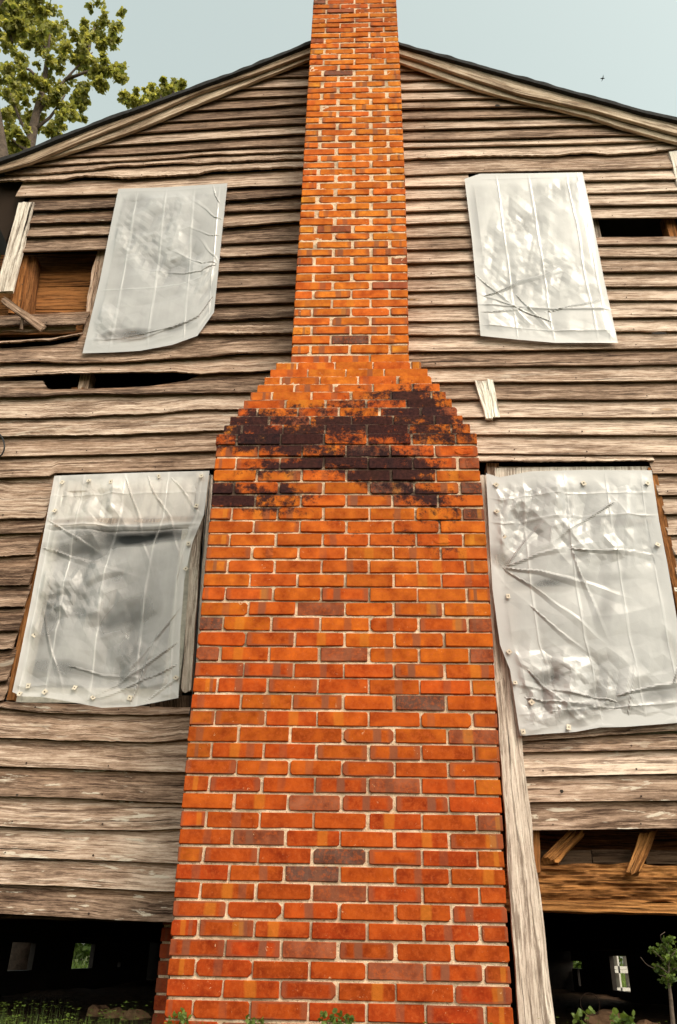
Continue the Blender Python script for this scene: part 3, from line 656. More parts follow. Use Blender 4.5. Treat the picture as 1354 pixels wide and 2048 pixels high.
for k in range(1, 49):
    zb = rc[k]; up_ = rc.get(k-1)
    if k == 1: top = lambda X: rake(X)+.10
    else: top = lambda X, u=up_: min(u(X)+.030, rake(X)+.10)
    if k == 17: top = lambda X: rc[17](X)+(.097 if X > 1.0 else (rc[16](X)-rc[17](X)+.03))
    if k == 32: top = lambda X: rc[30](X)+.03
    if k == 44: top = lambda X: rc[44](X)+.13
    if k == 45: top = lambda X: min(rc[45](X)+.075, rc[44](X)+.012)
    if k == 46: top = lambda X: rc[46](X)+.118
    X0 = chimR(zb(.5)); X1 = wallX1
    if k <= 9: X1 = min(X1, seg_end_rake(zb, X0, X1, False))
    segs = [(X0, X1)]
    if 12 <= k <= 23: segs = [(X0, UR[0]), (UR[1], X1)]
    if k == 16: segs = [(X0, UR[0])]
    if k == 31: segs = [(X0, xpx(1308, 924))]
    if 32 <= k <= 43: segs = [(LR[1]+R.uniform(.0, .012)+(0 if k < 34 else .02), X1)]
    if k >= 44: segs = [(xpx(1020, 1500), X1)]
    for (q0, q1) in segs:
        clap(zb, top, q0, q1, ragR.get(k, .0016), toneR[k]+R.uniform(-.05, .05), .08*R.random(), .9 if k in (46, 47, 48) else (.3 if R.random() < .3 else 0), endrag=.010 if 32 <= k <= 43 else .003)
kh = MB()  # flat dark discs laid on the boards; the holes' inner shade is their colour
for (a, b, rw, rh) in ((995, 212, .020, .012), (1123, 1583, .008, .008), (1318, 667, .045, .010), (985, 446, .004, .003), (35, 1590, .006, .004)):
    p = P(a, b, YW-.045); sd = R.random()*9
    kh.add([p+Vector((rw*math.cos(q)*(1+.3*N(q, sd)), -.004, rh*math.sin(q)*(1+.4*N(q*2, sd, 3)))) for q in [2*math.pi*i/12 for i in range(12)]], [tuple(range(12))])
tag(kh.build('knot_hole', M['void'], house), kind='stuff')
nm = MB()
for (x, y, z) in nails:
    r_ = R.uniform(.0030, .0052); nm.add([(x+r_*math.cos(q), y, z+r_*math.sin(q)) for q in [math.pi/3*i for i in range(6)]]+[(x, y-.0015, z)], [(i, 6, (i+1) % 6) for i in range(6)])
tag(nm.build('nail', M['iron'], house), kind='stuff')
# corner board at the upper right, soffits, floor, back and side walls (the rooms behind the gaps are dark)
quad_plank('corner_board', M['pale'], house, (1338, 303), (1372, 300), (1356, 372), (1392, 370), YW-.04, YW-.04, .02, tone=.5)
eL = lambda X: float(np.interp(X, rx, rz))
ZF = P(200, 1842, YW).z
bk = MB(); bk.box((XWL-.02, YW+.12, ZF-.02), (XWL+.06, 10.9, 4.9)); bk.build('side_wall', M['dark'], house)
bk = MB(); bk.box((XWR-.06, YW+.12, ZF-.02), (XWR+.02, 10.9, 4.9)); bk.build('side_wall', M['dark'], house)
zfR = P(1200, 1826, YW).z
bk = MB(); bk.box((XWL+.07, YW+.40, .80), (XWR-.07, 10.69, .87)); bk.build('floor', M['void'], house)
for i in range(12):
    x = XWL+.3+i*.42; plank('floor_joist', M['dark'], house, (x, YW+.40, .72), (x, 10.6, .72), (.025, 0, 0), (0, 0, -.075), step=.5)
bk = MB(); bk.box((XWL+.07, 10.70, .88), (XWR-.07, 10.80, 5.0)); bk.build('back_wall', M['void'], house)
# dark boarding inside the eave at the left corner
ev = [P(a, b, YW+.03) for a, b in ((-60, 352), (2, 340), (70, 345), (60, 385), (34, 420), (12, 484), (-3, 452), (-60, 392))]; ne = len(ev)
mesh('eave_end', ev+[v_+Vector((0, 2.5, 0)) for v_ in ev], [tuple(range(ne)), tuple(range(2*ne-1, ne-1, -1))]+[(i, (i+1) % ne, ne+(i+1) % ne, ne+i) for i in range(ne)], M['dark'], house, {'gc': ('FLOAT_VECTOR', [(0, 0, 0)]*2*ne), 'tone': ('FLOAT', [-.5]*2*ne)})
# gable end of the back
# upper wall sheathing kept behind the boards but open at the holes
def box_part(name, a, b, mat, parent=house): q = MB(); q.box(a, b); return q.build(name, mat, parent)
# attic sheathing closes the gable above the ceiling line
gv = [(XWL, YW+.05, 4.75), (XWR, YW+.05, 4.75), (XWR, YW+.05, rake(XWR)-.02), (apx, YW+.05, P(708, 60, YW).z-.25), (XWL, YW+.05, rake(XWL)-.02)]
gv = [(x, y, max(z, 4.76)) for x, y, z in gv]
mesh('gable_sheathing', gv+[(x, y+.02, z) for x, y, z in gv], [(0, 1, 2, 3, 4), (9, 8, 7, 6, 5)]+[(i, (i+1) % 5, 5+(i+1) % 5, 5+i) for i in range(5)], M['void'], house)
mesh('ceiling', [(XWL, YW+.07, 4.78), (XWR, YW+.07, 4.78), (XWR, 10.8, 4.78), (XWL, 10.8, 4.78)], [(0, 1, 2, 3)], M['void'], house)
# studs seen in the gaps
def stud(pxl, pyt, pxr, pyb, Y=YW+.015, d=.09, mat='raw', **kw):
    a, b = P(pxl, pyb, Y), P(pxr, pyb, Y); t = P((pxl+pxr)/2, pyt, Y)
    x = (a.x+b.x)/2; w_ = (b.x-a.x)/2
    return plank('stud', M[mat], house, (x, Y+d/2, a.z), (x, Y+d/2, t.z), (w_, 0, 0), (0, -d/2, 0), rough=.004, **kw)
stud(150, 740, 170, 800, mat='clap', warm=.2)
stud(1192, 420, 1208, 500, mat='pale', warm=.4); stud(1346, 425, 1366, 500, mat='raw', warm=.6, tone=.4)
stud(102, 780, 128, 815, mat='raw'); stud(135, 775, 160, 812, mat='raw')
stud(975, 926, 1000, 955, mat='clap', warm=.1)
# the hole beside the upper left sheet: stud pair, inner planking, broken boards
x0 = xpx(-30, 560); x1 = UL[0]+.05
def at(px, py, Y): return P(px, py, Y)
for (pt, pb, tn) in ((508, 545, -.5), (545, 573, .1), (573.8, 618, .5), (618.8, 668, .2)):
    a, b = at(110, pb, YW+.115), at(110, pt, YW+.115)
    plank('inner_plank', M['raw'], house, (XWL-.08, YW+.13, (a.z+b.z)/2), (x1+.15, YW+.13, (a.z+b.z)/2), (0, 0, (b.z-a.z)/2-.0015), (0, -.014, 0), tone=tn, warm=.45+.3*(tn > 0), rough=.002)
sq = quad_plank('stud', M['raw'], house, (38, 512), (56, 512), (16, 626), (40, 626), YW+.0, YW+.0, .10, tone=.25, warm=.7, rough=.006)
quad_plank('stud', M['raw'], house, (58, 514), (74, 512), (42, 632), (58, 634), YW+.03, YW+.03, .08, tone=.1, warm=.2, rough=.003)
quad_plank('stud', M['clap'], house, (192, 500), (210, 500), (158, 700), (180, 700), YW+.0, YW+.0, .08, tone=.1, warm=.4, rough=.010, side=.01)
# bent nails left in those studs
nb = MB()
for (a, b) in ((48, 534), (45, 568), (40, 600), (196, 520), (193, 545), (182, 575), (172, 612), (170, 640)):
    p = at(a, b, YW-.01); tube(nb, [p, p+Vector((.004, -.012, -.012)), p+Vector((.010, -.016, -.026))], [.0022]*3, 5)
tag(nb.build('bent_nail', M['iron'], house), kind='stuff')
# splintered boards under the hole
quad_plank('broken_board', M['clap'], house, (-40, 636), (-40, 664), (150, 628), (155, 660), YW-.010, YW-.010, .02, tone=.0, warm=.2, rough=.006, ends=.05, side=.012)
# LL casing between the lower left sheet and the chimney
quad_plank('window_casing', M['pale'], house, (392, 946), (411, 944), (362, 1378), (381, 1380), YW-.035, YW-.035, .03, tone=.0, warm=.15, rough=.004, ends=.02)
quad_plank('window_casing', M['pale'], house, (414, 950), (426, 950), (388, 1385), (398, 1385), YW-.02, YW-.02, .03, tone=.25, warm=.1, rough=.003)
quad_plank('window_casing', M['raw'], house, (96, 960), (110, 960), (12, 1400), (27, 1400), YW-.012, YW-.012, .03, tone=.2, warm=.3, rough=.006)
quad_plank('window_casing', M['raw'], house, (1296, 935), (1312, 935), (1378, 1330), (1396, 1330), YW-.030, YW-.030, .03, tone=.6, warm=.7, rough=.004)
quad_plank('window_casing', M['pale'], house, (955, 950), (986, 950), (982, 1400), (1016, 1400), YW-.03, YW-.03, .03, tone=.1, warm=.2, rough=.004)
# ragged piece and rot under the lower left window
quad_plank('broken_board', M['dark'], house, (300, 1392), (384, 1392), (300, 1418), (384, 1416), YW-.012, YW-.012, .02, rough=.008)
# window behind each sheet: frame, two sashes with dark panes
def window(px, top, bot, X0, X1, parts=(.5,), upper_board=False):
    zt, zb = P(px, top, YW).z, P(px, bot, YW).z; Y = YW+.05
    w_ = MB(); t = .045
    for (a, b) in (((X0-.04, Y-.03, zb-.03), (X0+t, Y+.05, zt+.03)), ((X1-t, Y-.03, zb-.03), (X1+.04, Y+.05, zt+.03)), ((X0+t, Y-.028, zt-t), (X1-t, Y+.05, zt+.03)), ((X0+t, Y-.028, zb-.03), (X1-t, Y+.05, zb+t))): w_.box(a, b)
    win = w_.build('window', M['sash'], house)
    zm = zb+(zt-zb)*parts[0]
    g = MB(); g.box((X0+t, Y+.02, zb+t), (X1-t, Y+.026, zt-t)); g.build('pane', M['glass'], win)
    rl = MB(); rl.box((X0+t+.002, Y-.012, zm-.022), (X1-t-.002, Y+.019, zm+.022)); mx = (X0+X1)/2
    if not upper_board: rl.box((mx-.011, Y-.004, zb+t+.002), (mx+.011, Y+.018, zm-.024)); rl.box((mx-.011, Y-.004, zm+.024), (mx+.011, Y+.018, zt-t-.002)); rl.build('sash_bar', M['sash'], win)
    return win
window(300, 388, 612, UL[0]+.01, UL[1]-.01); window(1080, 358, 668, UR[0]+.01, UR[1]-.01)
LLX = (xpx(114, 960), xpx(388, 960)); window(240, 955, 1392, LLX[0], LLX[1], (.815,), True)
window(1150, 938, 1455, LR[0]+.01, LR[1]-.01, (.5,))
# LL upper board and rail that press against the sheet
quad_plank('window_board', M['pale'], house, (112, 962), (404, 950), (97, 1040), (396, 1030), YW-.002, YW-.002, .015, tone=.6, rough=.001)
quad_plank('window_rail', M['clap'], house, (97, 1041), (400, 1028), (92, 1054), (397, 1044), YW-.016, YW-.016, .02, tone=.3, rough=.002)
quad_plank('window_board', M['pale'], house, (990, 936), (1298, 932), (990, 960), (1302, 958), YW-.006, YW-.006, .02, tone=.4, rough=.002, warm=.1)
quad_plank('window_rail', M['clap'], house, (1190, 1041), (1320, 1036), (1190, 1049), (1322, 1044), YW-.014, YW-.014, .02, tone=.1, rough=.002)
# sill zone at the lower right: dark joists ends, rotten sill beam, broken studs
ZA, ZB_ = P(1200, 1727, YW+.05).z, P(1200, 1826, YW+.05).z
xq = XR(5)-.03
plank('sill_beam', M['rot'], house, (xq, YW+.11, (ZA+ZB_)/2+.018), (XWR, YW+.11, (ZA+ZB_)/2+.018), (0, 0, (ZA-ZB_)/2-.022), (0, -.08, 0), rough=.016, step=.010, W=18, tone=.1, warm=.6, rot=1)
plank('sill_beam', M['rot'], house, (xq, YW+.10, ZB_+.022), (XWR, YW+.10, ZB_+.022), (0, 0, .021), (0, -.085, 0), rough=.005, step=.015, tone=.2, warm=.65)
plank('floor_beam', M['raw'], house, (xq, YW+.30, ZA+.03), (XWR, YW+.30, ZA+.03), (0, 0, .05), (0, -.05, 0), rough=.006, tone=-.5, warm=.1)
plank('floor_beam', M['raw'], house, (xq, YW+.34, ZA+.14), (XWR, YW+.34, ZA+.14), (0, 0, .055), (0, -.03, 0), rough=.003, tone=-.5, warm=.25)
for (a, b, w2) in ((1082, 1182, .03), (1184, 1262, .03), (1290, 1400, .03)):
    p, q = P(a, 1714, YW+.15), P(b, 1714, YW+.15); plank('joist_end', M['dark'], house, (p.x, YW+.17, p.z), (q.x, YW+.17, p.z), (0, 0, w2), (0, -.03, 0), tone=.6, rough=.006)
quad_plank('broken_stud', M['rot'], house, (1140, 1660), (1168, 1668), (1084, 1716), (1116, 1722), YW+.07, YW+.02, .06, tone=.3, warm=.8, rough=.012, ends=.03, W=10, step=.012, rot=1)
quad_plank('broken_stud', M['rot'], house, (1284, 1664), (1314, 1664), (1252, 1742), (1280, 1745), YW+.07, YW-.01, .06, tone=.35, warm=.8, rough=.012, ends=.03)
quad_plank('stud', M['raw'], house, (1062, 1640), (1078, 1640), (1066, 1745), (1082, 1745), YW+.01, YW+.01, .06, tone=.3, warm=.5)
plank('sill_beam', M['dark'], house, (XWL, YW+.12, ZF+.06), (XL(5)+.02, YW+.12, ZF+.06), (0, 0, .055), (0, -.07, 0), rough=.006, tone=-.3)
# broken scraps hanging at the left gap rows
quad_plank('broken_board', M['clap'], house, (-20, 763), (-20, 776), (84, 763), (96, 773), YW-.022, YW-.018, .014, tone=-.1, rough=.004, ends=.02)
# crawl space: rear foundation wall pierced by gaps
def rear_wall(Y, x0, x1, ztop, holes, name='foundation_wall'):
    xs_ = sorted({x0, x1} | {h for q in holes for h in q[:2]}); zs2 = sorted({-.3, ztop} | {h for q in holes for h in q[2:]}); mb = MB()
    for i in range(len(xs_)-1):
        for j in range(len(zs2)-1):
            cx, cz = (xs_[i]+xs_[i+1])/2, (zs2[j]+zs2[j+1])/2
            if any(a < cx < b and c < cz < d for a, b, c, d in holes): continue
            mb.box((xs_[i], Y, zs2[j]), (xs_[i+1], Y+.15, zs2[j+1]))
    return mb.build(name, M['void'], house)
def hole(x0, y0, x1, y1, Y): a, b = P(x0, y0, Y), P(x1, y1, Y); return (a.x, b.x, b.z, a.z)
YBK = 10.75
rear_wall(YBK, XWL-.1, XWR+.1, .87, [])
def PX(px, py, X):
    a = (px-677)/F_PX; b = -(py-1024)/F_PX; d = FW+a*RR+b*UU; return d*(X/d.x)+Vector((0, 0, CAM_H))
def side_foundation(X, holes):
    hs_ = []
    for (a, b, c, d) in holes:
        p, q = PX(a, b, X), PX(c, d, X); hs_.append((min(p.y, q.y), max(p.y, q.y), min(p.z, q.z), max(p.z, q.z)))
    ys_ = sorted({4.15, 10.7} | {h for q in hs_ for h in q[:2]}); zz = sorted({-.3, .86} | {h for q in hs_ for h in q[2:]}); mb = MB()
    for i in range(len(ys_)-1):
        for j in range(len(zz)-1):
            cy, cz = (ys_[i]+ys_[i+1])/2, (zz[j]+zz[j+1])/2
            if any(a < cy < b and c < cz < d for a, b, c, d in hs_): continue
            mb.box((X-.02, ys_[i], zz[j]), (X+.02, ys_[i+1], zz[j+1]))
    print('side holes', [[round(t, 2) for t in h] for h in hs_]); mb.build('foundation_wall', M['void'], house)
side_foundation(XWL-.1, [(20, 1884, 58, 1940), (146, 1886, 180, 1936), (232, 1924, 237, 1934)])
side_foundation(XWR+.1, [(1146, 1922, 1168, 1938), (1158, 1938, 1166, 1972), (1222, 1912, 1266, 1985)])

# ================================================================== things on and by the house
def tri(x, y, sd):
    # flat facets meeting in sharp creases (linear interpolation on a triangular lattice)
    k = (x+y)*.3660254; xs__, ys__ = x+k, y+k; i, j = math.floor(xs__), math.floor(ys__); fx, fy = xs__-i, ys__-j
    def hh(a, b): t = math.sin(a*127.1+b*311.7+sd*74.7)*43758.5453; return t-math.floor(t)
    a, d = hh(i, j), hh(i+1, j+1)
    if fx > fy: b = hh(i+1, j); return a*(1-fx)+b*(fx-fy)+d*fy-.5
    b = hh(i, j+1); return a*(1-fy)+b*(fy-fx)+d*fx-.5
def sheet(name, mat, top, bot, left, right, Y, label, folds, hf, wr, amp, seed, res=.0065, tabs=(), clear=()):
    def pl(pts, t):
        d = [0]
        for i in range(1, len(pts)): d.append(d[-1]+math.dist(pts[i], pts[i-1]))
        t *= d[-1]; return np.array([np.interp(t, d, [p[0] for p in pts]), np.interp(t, d, [p[1] for p in pts])])
    root = empty(name, P(*bot[len(bot)//2], Y), label, 'plastic sheet', 'plastic sheets tacked over the windows')
    Wm = (P(*top[-1], Y)-P(*top[0], Y)).length; Hm = (P(*bot[0], Y)-P(*top[0], Y)).length
    nu, nv = int(Wm/res), int(Hm/res); v = []; op = []; rnd = random.Random(seed)
    TL, TR, BL, BR = map(np.array, (top[0], top[-1], bot[0], bot[-1]))
    for j in range(nv+1):
        t = j/nv; l = pl(left, t); r = pl(right, t)
        for i in range(nu+1):
            s = i/nu; a = pl(top, s); b = pl(bot, s)
            q = (1-t)*a+t*b+(1-s)*l+s*r-((1-s)*(1-t)*TL+s*(1-t)*TR+(1-s)*t*BL+s*t*BR)
            x, y = s*Wm, t*Hm; h = 0; o = 0
            edge = min(1, min(s, 1-s, t, 1-t)*14)
            h += .010*(N(x*1.7, y*1.7, seed)+.35)*edge
            for (u, am) in folds:
                d = abs(x-u*Wm+.008*N(y*3, u*9, seed)); h += am*.55*math.exp(-d/.0045)-am*.4*math.exp(-d/.04); o += .5*math.exp(-d/.004)
            for (u, am) in hf:
                d = abs(y-u*Hm+.006*N(x*3, u*7, seed)); h += am*math.exp(-d/.006); o += .2*math.exp(-d/.005)
            for (u0, v0, ang, ln, wdt, am) in wr:      # tension folds running from a tack
                dx, dy = x-u0*Wm, y-v0*Hm; ca, sa = math.cos(ang), math.sin(ang); al = dx*ca+dy*sa; ac = -dx*sa+dy*ca+.02*N(al*5, u0*7+v0*3, seed)
                if 0 < al < ln*1.4:
                    wd2 = wdt*.7*(.2+al/ln); e_ = max(0, 1-al/(ln*1.4))*min(1, al/.03); h += .8*am*e_*max(0, 1-abs(ac)/wd2)*(1 if ac > 0 else max(0, 1-abs(ac)/wd2*2.2))
            zone = max(0, N(x*1.9+seed, y*1.9, 9)+.25)
            wx, wy = x+.03*N(x*4, y*4, seed+1), y+.03*N(x*4, y*4, seed+6)
            c1 = tri(wx*5.5, wy*4.2, seed); c2 = tri(wx*13+3, wy*10, seed+2); c3 = tri(wx*30, wy*26, seed+5)
            zone = min(1, max(0, zone*1.5+.12))
            h += amp*edge*(zone*(.050*c1+.030*c2)+zone*zone*.012*c3+.012*tri(wx*2.2, wy*6, seed+9))
            if t > .86: h += amp*.035*tri(x*9, y*16, seed+7)*(t-.86)/.14
            h = max(h, -.004 if edge < 1 else -.03)
            o += zone*(.45*c1+.35*c2)-.12*max(0, N(x*2.4+seed*3, y*1.6, 4))
            for (cu, cv, ru, rv, am) in clear: o -= am*max(0, 1-((s-cu+.10*N(x*4, y*4, 2)+.04*tri(x*8, y*8, 4))/ru)**2-((t-cv+.3*rv*N(x*6, y*3, 7)+.25*rv*tri(x*9, y*5, 1))/rv)**2)**.8*(1+.8*tri(x*7, y*9, 3))
            p = P(q[0], q[1], Y); v.append((p.x, Y-h*edge-.002*(1-edge), p.z)); op.append(1+o+.5*(1-edge) if edge < 1 else 1+o)
    f = [(j*(nu+1)+i, (j+1)*(nu+1)+i, (j+1)*(nu+1)+i+1, j*(nu+1)+i+1) for j in range(nv) for i in range(nu)]
    mesh('film', v, f, mat, root, {'opac': ('FLOAT', op)}, False)
    for (tx_, ty_) in tabs:
        p = P(tx_, ty_, Y-.008); ang = R.uniform(-.7, .7); a = Vector((math.cos(ang), 0, math.sin(ang)))*R.uniform(.009, .012); b = Vector((-math.sin(ang), 0, math.cos(ang)))*R.uniform(.010, .015)
        lift = Vector((0, -R.uniform(.006, .014), 0)); q = [p-a-b+lift*.8, p+a-b+lift, p+a+b, p-a+b]; n_ = Vector((0, -.0018, 0))
        k = q+[x+n_ for x in q]; o = mesh('tab', k, [(0, 3, 2, 1), (4, 5, 6, 7), (0, 1, 5, 4), (1, 2, 6, 5), (2, 3, 7, 6), (3, 0, 4, 7)], M['tab'], root)
        nb2 = MB(); nn = p+Vector((0, -.006, 0)); tube(nb2, [nn+Vector((0, .004, 0)), nn+Vector((0, -.003, 0))], [.0028, .0028], 6); nb2.build('tack', M['iron'], root)
    return root
YS = YW-.066
sheet('plastic_sheet', M['film'], [(237, 378), (330, 375), (455, 367)], [(165, 707), (230, 705), (280, 702), (345, 690), (395, 672), (428, 625)], [(237, 378), (222, 450), (200, 560), (165, 707)], [(455, 367), (446, 450), (436, 550), (428, 625)], YS,
      'milky plastic sheet over the upper window left of the chimney, lower right corner pulled up', [(.18, .006), (.44, .007), (.70, .006), (.93, .008)], [(.02, .004), (.62, .002)],
      [(1, .62, 3.5, .45, .03, .012), (1, .62, 3.9, .4, .02, .010), (1, .62, 4.3, .35, .02, .010), (1, .28, 4.0, .3, .03, .010), (1, .4, 3.8, .25, .02, .008), (.72, .88, 3.0, .5, .03, .012), (1, .85, 2.9, .5, .035, .016), (.95, .15, 4.4, .4, .02, .01)], .55, 3,
      tabs=[], clear=[(.30, .90, .22, .05, .55), (.15, .55, .12, .4, .12), (.7, .9, .12, .03, .3)])
sheet('plastic_sheet', M['film'], [(929, 358), (960, 348), (1060, 347), (1165, 345)], [(961, 672), (1040, 680), (1110, 686), (1236, 686)], [(929, 358), (944, 480), (953, 580), (961, 672)], [(1165, 345), (1185, 440), (1208, 560), (1236, 686)], YS,
      'milky plastic sheet hanging flat over the upper window right of the chimney', [(.27, .005), (.54, .006), (.86, .005), (.95, .006)], [(.80, .006), (.03, .003), (.93, .003)],
      [(0, .60, .9, .4, .03, .012), (.05, .75, -.5, .5, .04, .012), (.3, .72, 1.0, .3, .03, .012), (.55, .88, 3.6, .4, .025, .012), (.5, .82, -.3, .35, .02, .010), (0, .85, -.15, .4, .03, .010)], .20, 11)
sheet('plastic_sheet', M['filmc'], [(109, 952), (178, 949), (300, 945), (419, 942)], [(25, 1384), (44, 1393), (85, 1394), (153, 1406), (204, 1416), (272, 1413), (357, 1396)], [(109, 952), (90, 1054), (61, 1209), (37, 1328), (25, 1384)], [(419, 942), (408, 1030), (385, 1085), (369, 1158), (361, 1260), (357, 1396)], YS-.008,
      'clearer crinkled plastic sheet over the lower window left of the chimney, dark through its middle', [(.20, .006), (.46, .007), (.74, .007), (.95, .010), (.04, .008)], [(.09, .003), (.25, -.010), (.23, .006)],
      [(0, .33, .25, .5, .05, .016), (.45, .0, 1.1, .5, .03, .014), (.6, .0, 1.0, .5, .03, .014), (.75, .02, .8, .4, .03, .012), (1, .75, 2.6, .5, .04, .016), (1, .85, 2.8, .5, .03, .016), (1, .6, 2.3, .4, .03, .014), (.7, 1, -1.2, .4, .03, .014), (.75, 1, -.5, .35, .03, .014), (.1, .6, 1.2, .4, .03, .014), (.3, .85, .1, .4, .03, .012), (0, .2, .5, .35, .03, .014)], 1.05, 23, clear=[(.56, .275, .46, .050, .95), (.5, .205, .7, .016, .45), (.66, .62, .22, .26, .42), (.72, .86, .16, .14, .42), (.12, .72, .1, .3, .35), (.25, .33, .25, .04, .5), (.5, .5, .4, .25, .2), (.3, .86, .3, .04, .4), (.35, .62, .12, .03, .4)],
      tabs=[(125, 965), (178, 962), (222, 964), (318, 953), (403, 953), (110, 1022), (393, 1012), (377, 1088), (372, 1138), (70, 1270), (90, 1384), (57, 1372), (187, 1395), (260, 1396), (352, 1356), (40, 1388), (150, 1376)])
sheet('plastic_sheet', M['film'], [(972, 947), (1000, 955), (1060, 943), (1170, 940), (1303, 941)], [(1040, 1472), (1090, 1468), (1150, 1464), (1200, 1455), (1250, 1454), (1354, 1446), (1392, 1442)], [(972, 947), (978, 1060), (985, 1180), (1000, 1290), (1020, 1340), (1040, 1472)], [(1303, 941), (1318, 1042), (1335, 1130), (1354, 1240), (1392, 1442)], YS-.004,
      'large crinkled white plastic sheet over the lower window right of the chimney', [(.22, .007), (.47, .007), (.72, .006), (.93, .006)], [(.09, .003), (.18, .005), (.92, .004)],
      [(.07, .34, .35, .5, .05, .018), (.07, .34, -.15, .4, .035, .016), (.07, .34, .8, .5, .04, .016), (.07, .34, -.7, .3, .04, .014), (.45, .30, .1, .45, .04, .014), (.48, .3, 1.35, .4, .04, .016), (.1, .75, .9, .35, .04, .018), (.05, .85, .25, .5, .04, .018), (.58, .9, 3.4, .5, .04, .018), (.58, .88, -.2, .5, .05, .020), (.6, 1, -1.3, .3, .03, .012), (.9, .85, -1.1, .4, .04, .016), (.75, .12, 2.6, .4, .04, .012), (.2, .5, .9, .3, .03, .012)], 1.0, 37, clear=[(.06, .30, .09, .05, .6), (.25, .42, .2, .03, .28), (.55, .42, .25, .03, .25), (.62, .55, .06, .14, .3), (.2, .78, .16, .03, .5), (.92, .75, .05, .12, .35), (.5, .97, .1, .03, .2), (.42, .92, .22, .03, .4), (.8, .88, .2, .035, .45), (.72, .2, .18, .035, .3), (.5, .33, .12, .02, .3), (.35, .44, .12, .03, .35)],
      tabs=[(992, 970), (1167, 967), (1295, 967), (993, 1024), (1007, 1073), (1016, 1193), (1315, 1090), (1018, 1304), (1030, 1366), (1063, 1405), (1137, 1455), (1046, 1464), (1352, 1180)])
# nailed and leaning boards
quad_plank('leaning_board', M['pale'], None, (986, 1285), (1020, 1285), (1040, 2075), (1114, 2075), YW-.015, YW-.13, .03, tone=.15, warm=.05, rough=.004, step=.02, side=.002, paint=.3)
tag(bpy.data.objects['leaning_board'], 'long silver-grey board standing against the wall right of the chimney foot', 'board')
quad_plank('corner_casing', M['pale'], None, (37, 405), (69, 403), (-9, 582), (25, 583), YW-.055, YW-.055, .02, tone=.3, rough=.003, ends=.006)
tag(bpy.data.objects['corner_casing'], 'pale grey upright board with nail holes nailed at the upper left corner of the wall', 'board')
quad_plank('wood_splinter', M['clap'], None, (0, 602), (9, 593), (80, 662), (91, 650), YW-.12, YW-.055, .014, tone=-.1, rough=.004, ends=.02, warm=.2)
tag(bpy.data.objects['wood_splinter'], 'thin dark splinter of wood hanging diagonally below the hole at the upper left', 'wood splinter')
quad_plank('wood_peg', M['clap'], None, (42, 632), (48, 632), (39, 658), (45, 658), YW-.06, YW-.05, .012, tone=-.1)
tag(bpy.data.objects['wood_peg'], 'small upright peg of wood under the diagonal splinter at the upper left', 'wood splinter')
# the short split batten right of the shoulders: two tongues and a split foot
bt = empty('split_batten', P(982, 838, YW-.06), 'short split pale batten nailed over the clapboards right of the sooty chimney shoulder', 'board')
quad_plank('tongue', M['pale'], bt, (950, 759), (974, 765), (972, 838), (986, 834), YW-.05, YW-.06, .018, tone=.75, rough=.004, ends=.008)
quad_plank('tongue', M['pale'], bt, (975, 757), (985, 760), (986, 834), (1000, 832), YW-.055, YW-.06, .016, tone=.8, rough=.004, ends=.010)
# cable hoop at the left edge and lead wire down the casing
def wire(name, px, Y, r_, label, cat, mat='cable'):
    mb = MB(); pts = [P(a, b, Y-c) for a, b, c in px]; dense = []
    for i in range(len(pts)-1):
        p0, p1, p2, p3 = pts[max(i-1, 0)], pts[i], pts[i+1], pts[min(i+2, len(pts)-1)]
        for k in range(6):
            t = k/6; dense.append(.5*((2*p1)+(p2-p0)*t+(2*p0-5*p1+4*p2-p3)*t*t+(3*p1-p0-3*p2+p3)*t**3))
    dense.append(pts[-1]); tube(mb, dense, [r_]*len(dense), 7); return tag(mb.build(name, M[mat], None, True), label, cat)
wire('cable', [(-30, 850, .0), (-8, 862, .03), (4, 875, .05), (9, 892, .06), (5, 907, .05), (-4, 914, .04), (-30, 925, 0)], YW-.035, .0045, 'black cable hooped at the left edge of the wall above the lower window', 'cable')
wire('wire', [(421, 948, 0), (417, 985, 0), (409, 1065, .004), (404, 1120, 0), (397, 1220, 0), (389, 1330, 0), (384, 1400, 0), (378, 1432, 0)], YW-.05, .0028, 'thin dark wire running down beside the chimney at the lower left window', 'wire')

# stones and rubble under the house
def rock(px, py, Y, r_, label, nm='stone', mat='stone'):
    p = P(px, py, Y); p.z = gz(p.x, Y)+r_*.25; v = []; f = []; n, m_ = 9, 6; sd = R.random()*99
    for i in range(m_+1):
        for j in range(n):
            th, ph = math.pi*i/m_, 2*math.pi*j/n; d = Vector((math.sin(th)*math.cos(ph), math.sin(th)*math.sin(ph), math.cos(th)))
            k = r_*(1+.45*N(d.x*1.6+sd, d.y*1.6, d.z*1.6)); v.append(p+Vector((d.x*k*1.4, d.y*k, d.z*k*.75)))
    f = [(i*n+j, i*n+(j+1) % n, (i+1)*n+(j+1) % n, (i+1)*n+j) for i in range(m_) for j in range(n)]
    return tag(mesh(nm, v, f, M[mat], None), label, 'stone', 'stones lying in the crawl space')
rock(200, 1998, 4.9, .045, 'rounded brown stone furthest left under the house'); rock(236, 1996, 4.7, .04, 'small brown stone in the middle of the three left of the chimney foot'); rock(275, 1998, 4.6, .05, 'flat tan stone next to the dark brick footing')
rock(1205, 2018, 4.7, .06, 'tan stone under the rotten sill beam right of the leaning board'); rock(1290, 2025, 4.6, .045, 'small brown stone by the stem of the sapling')
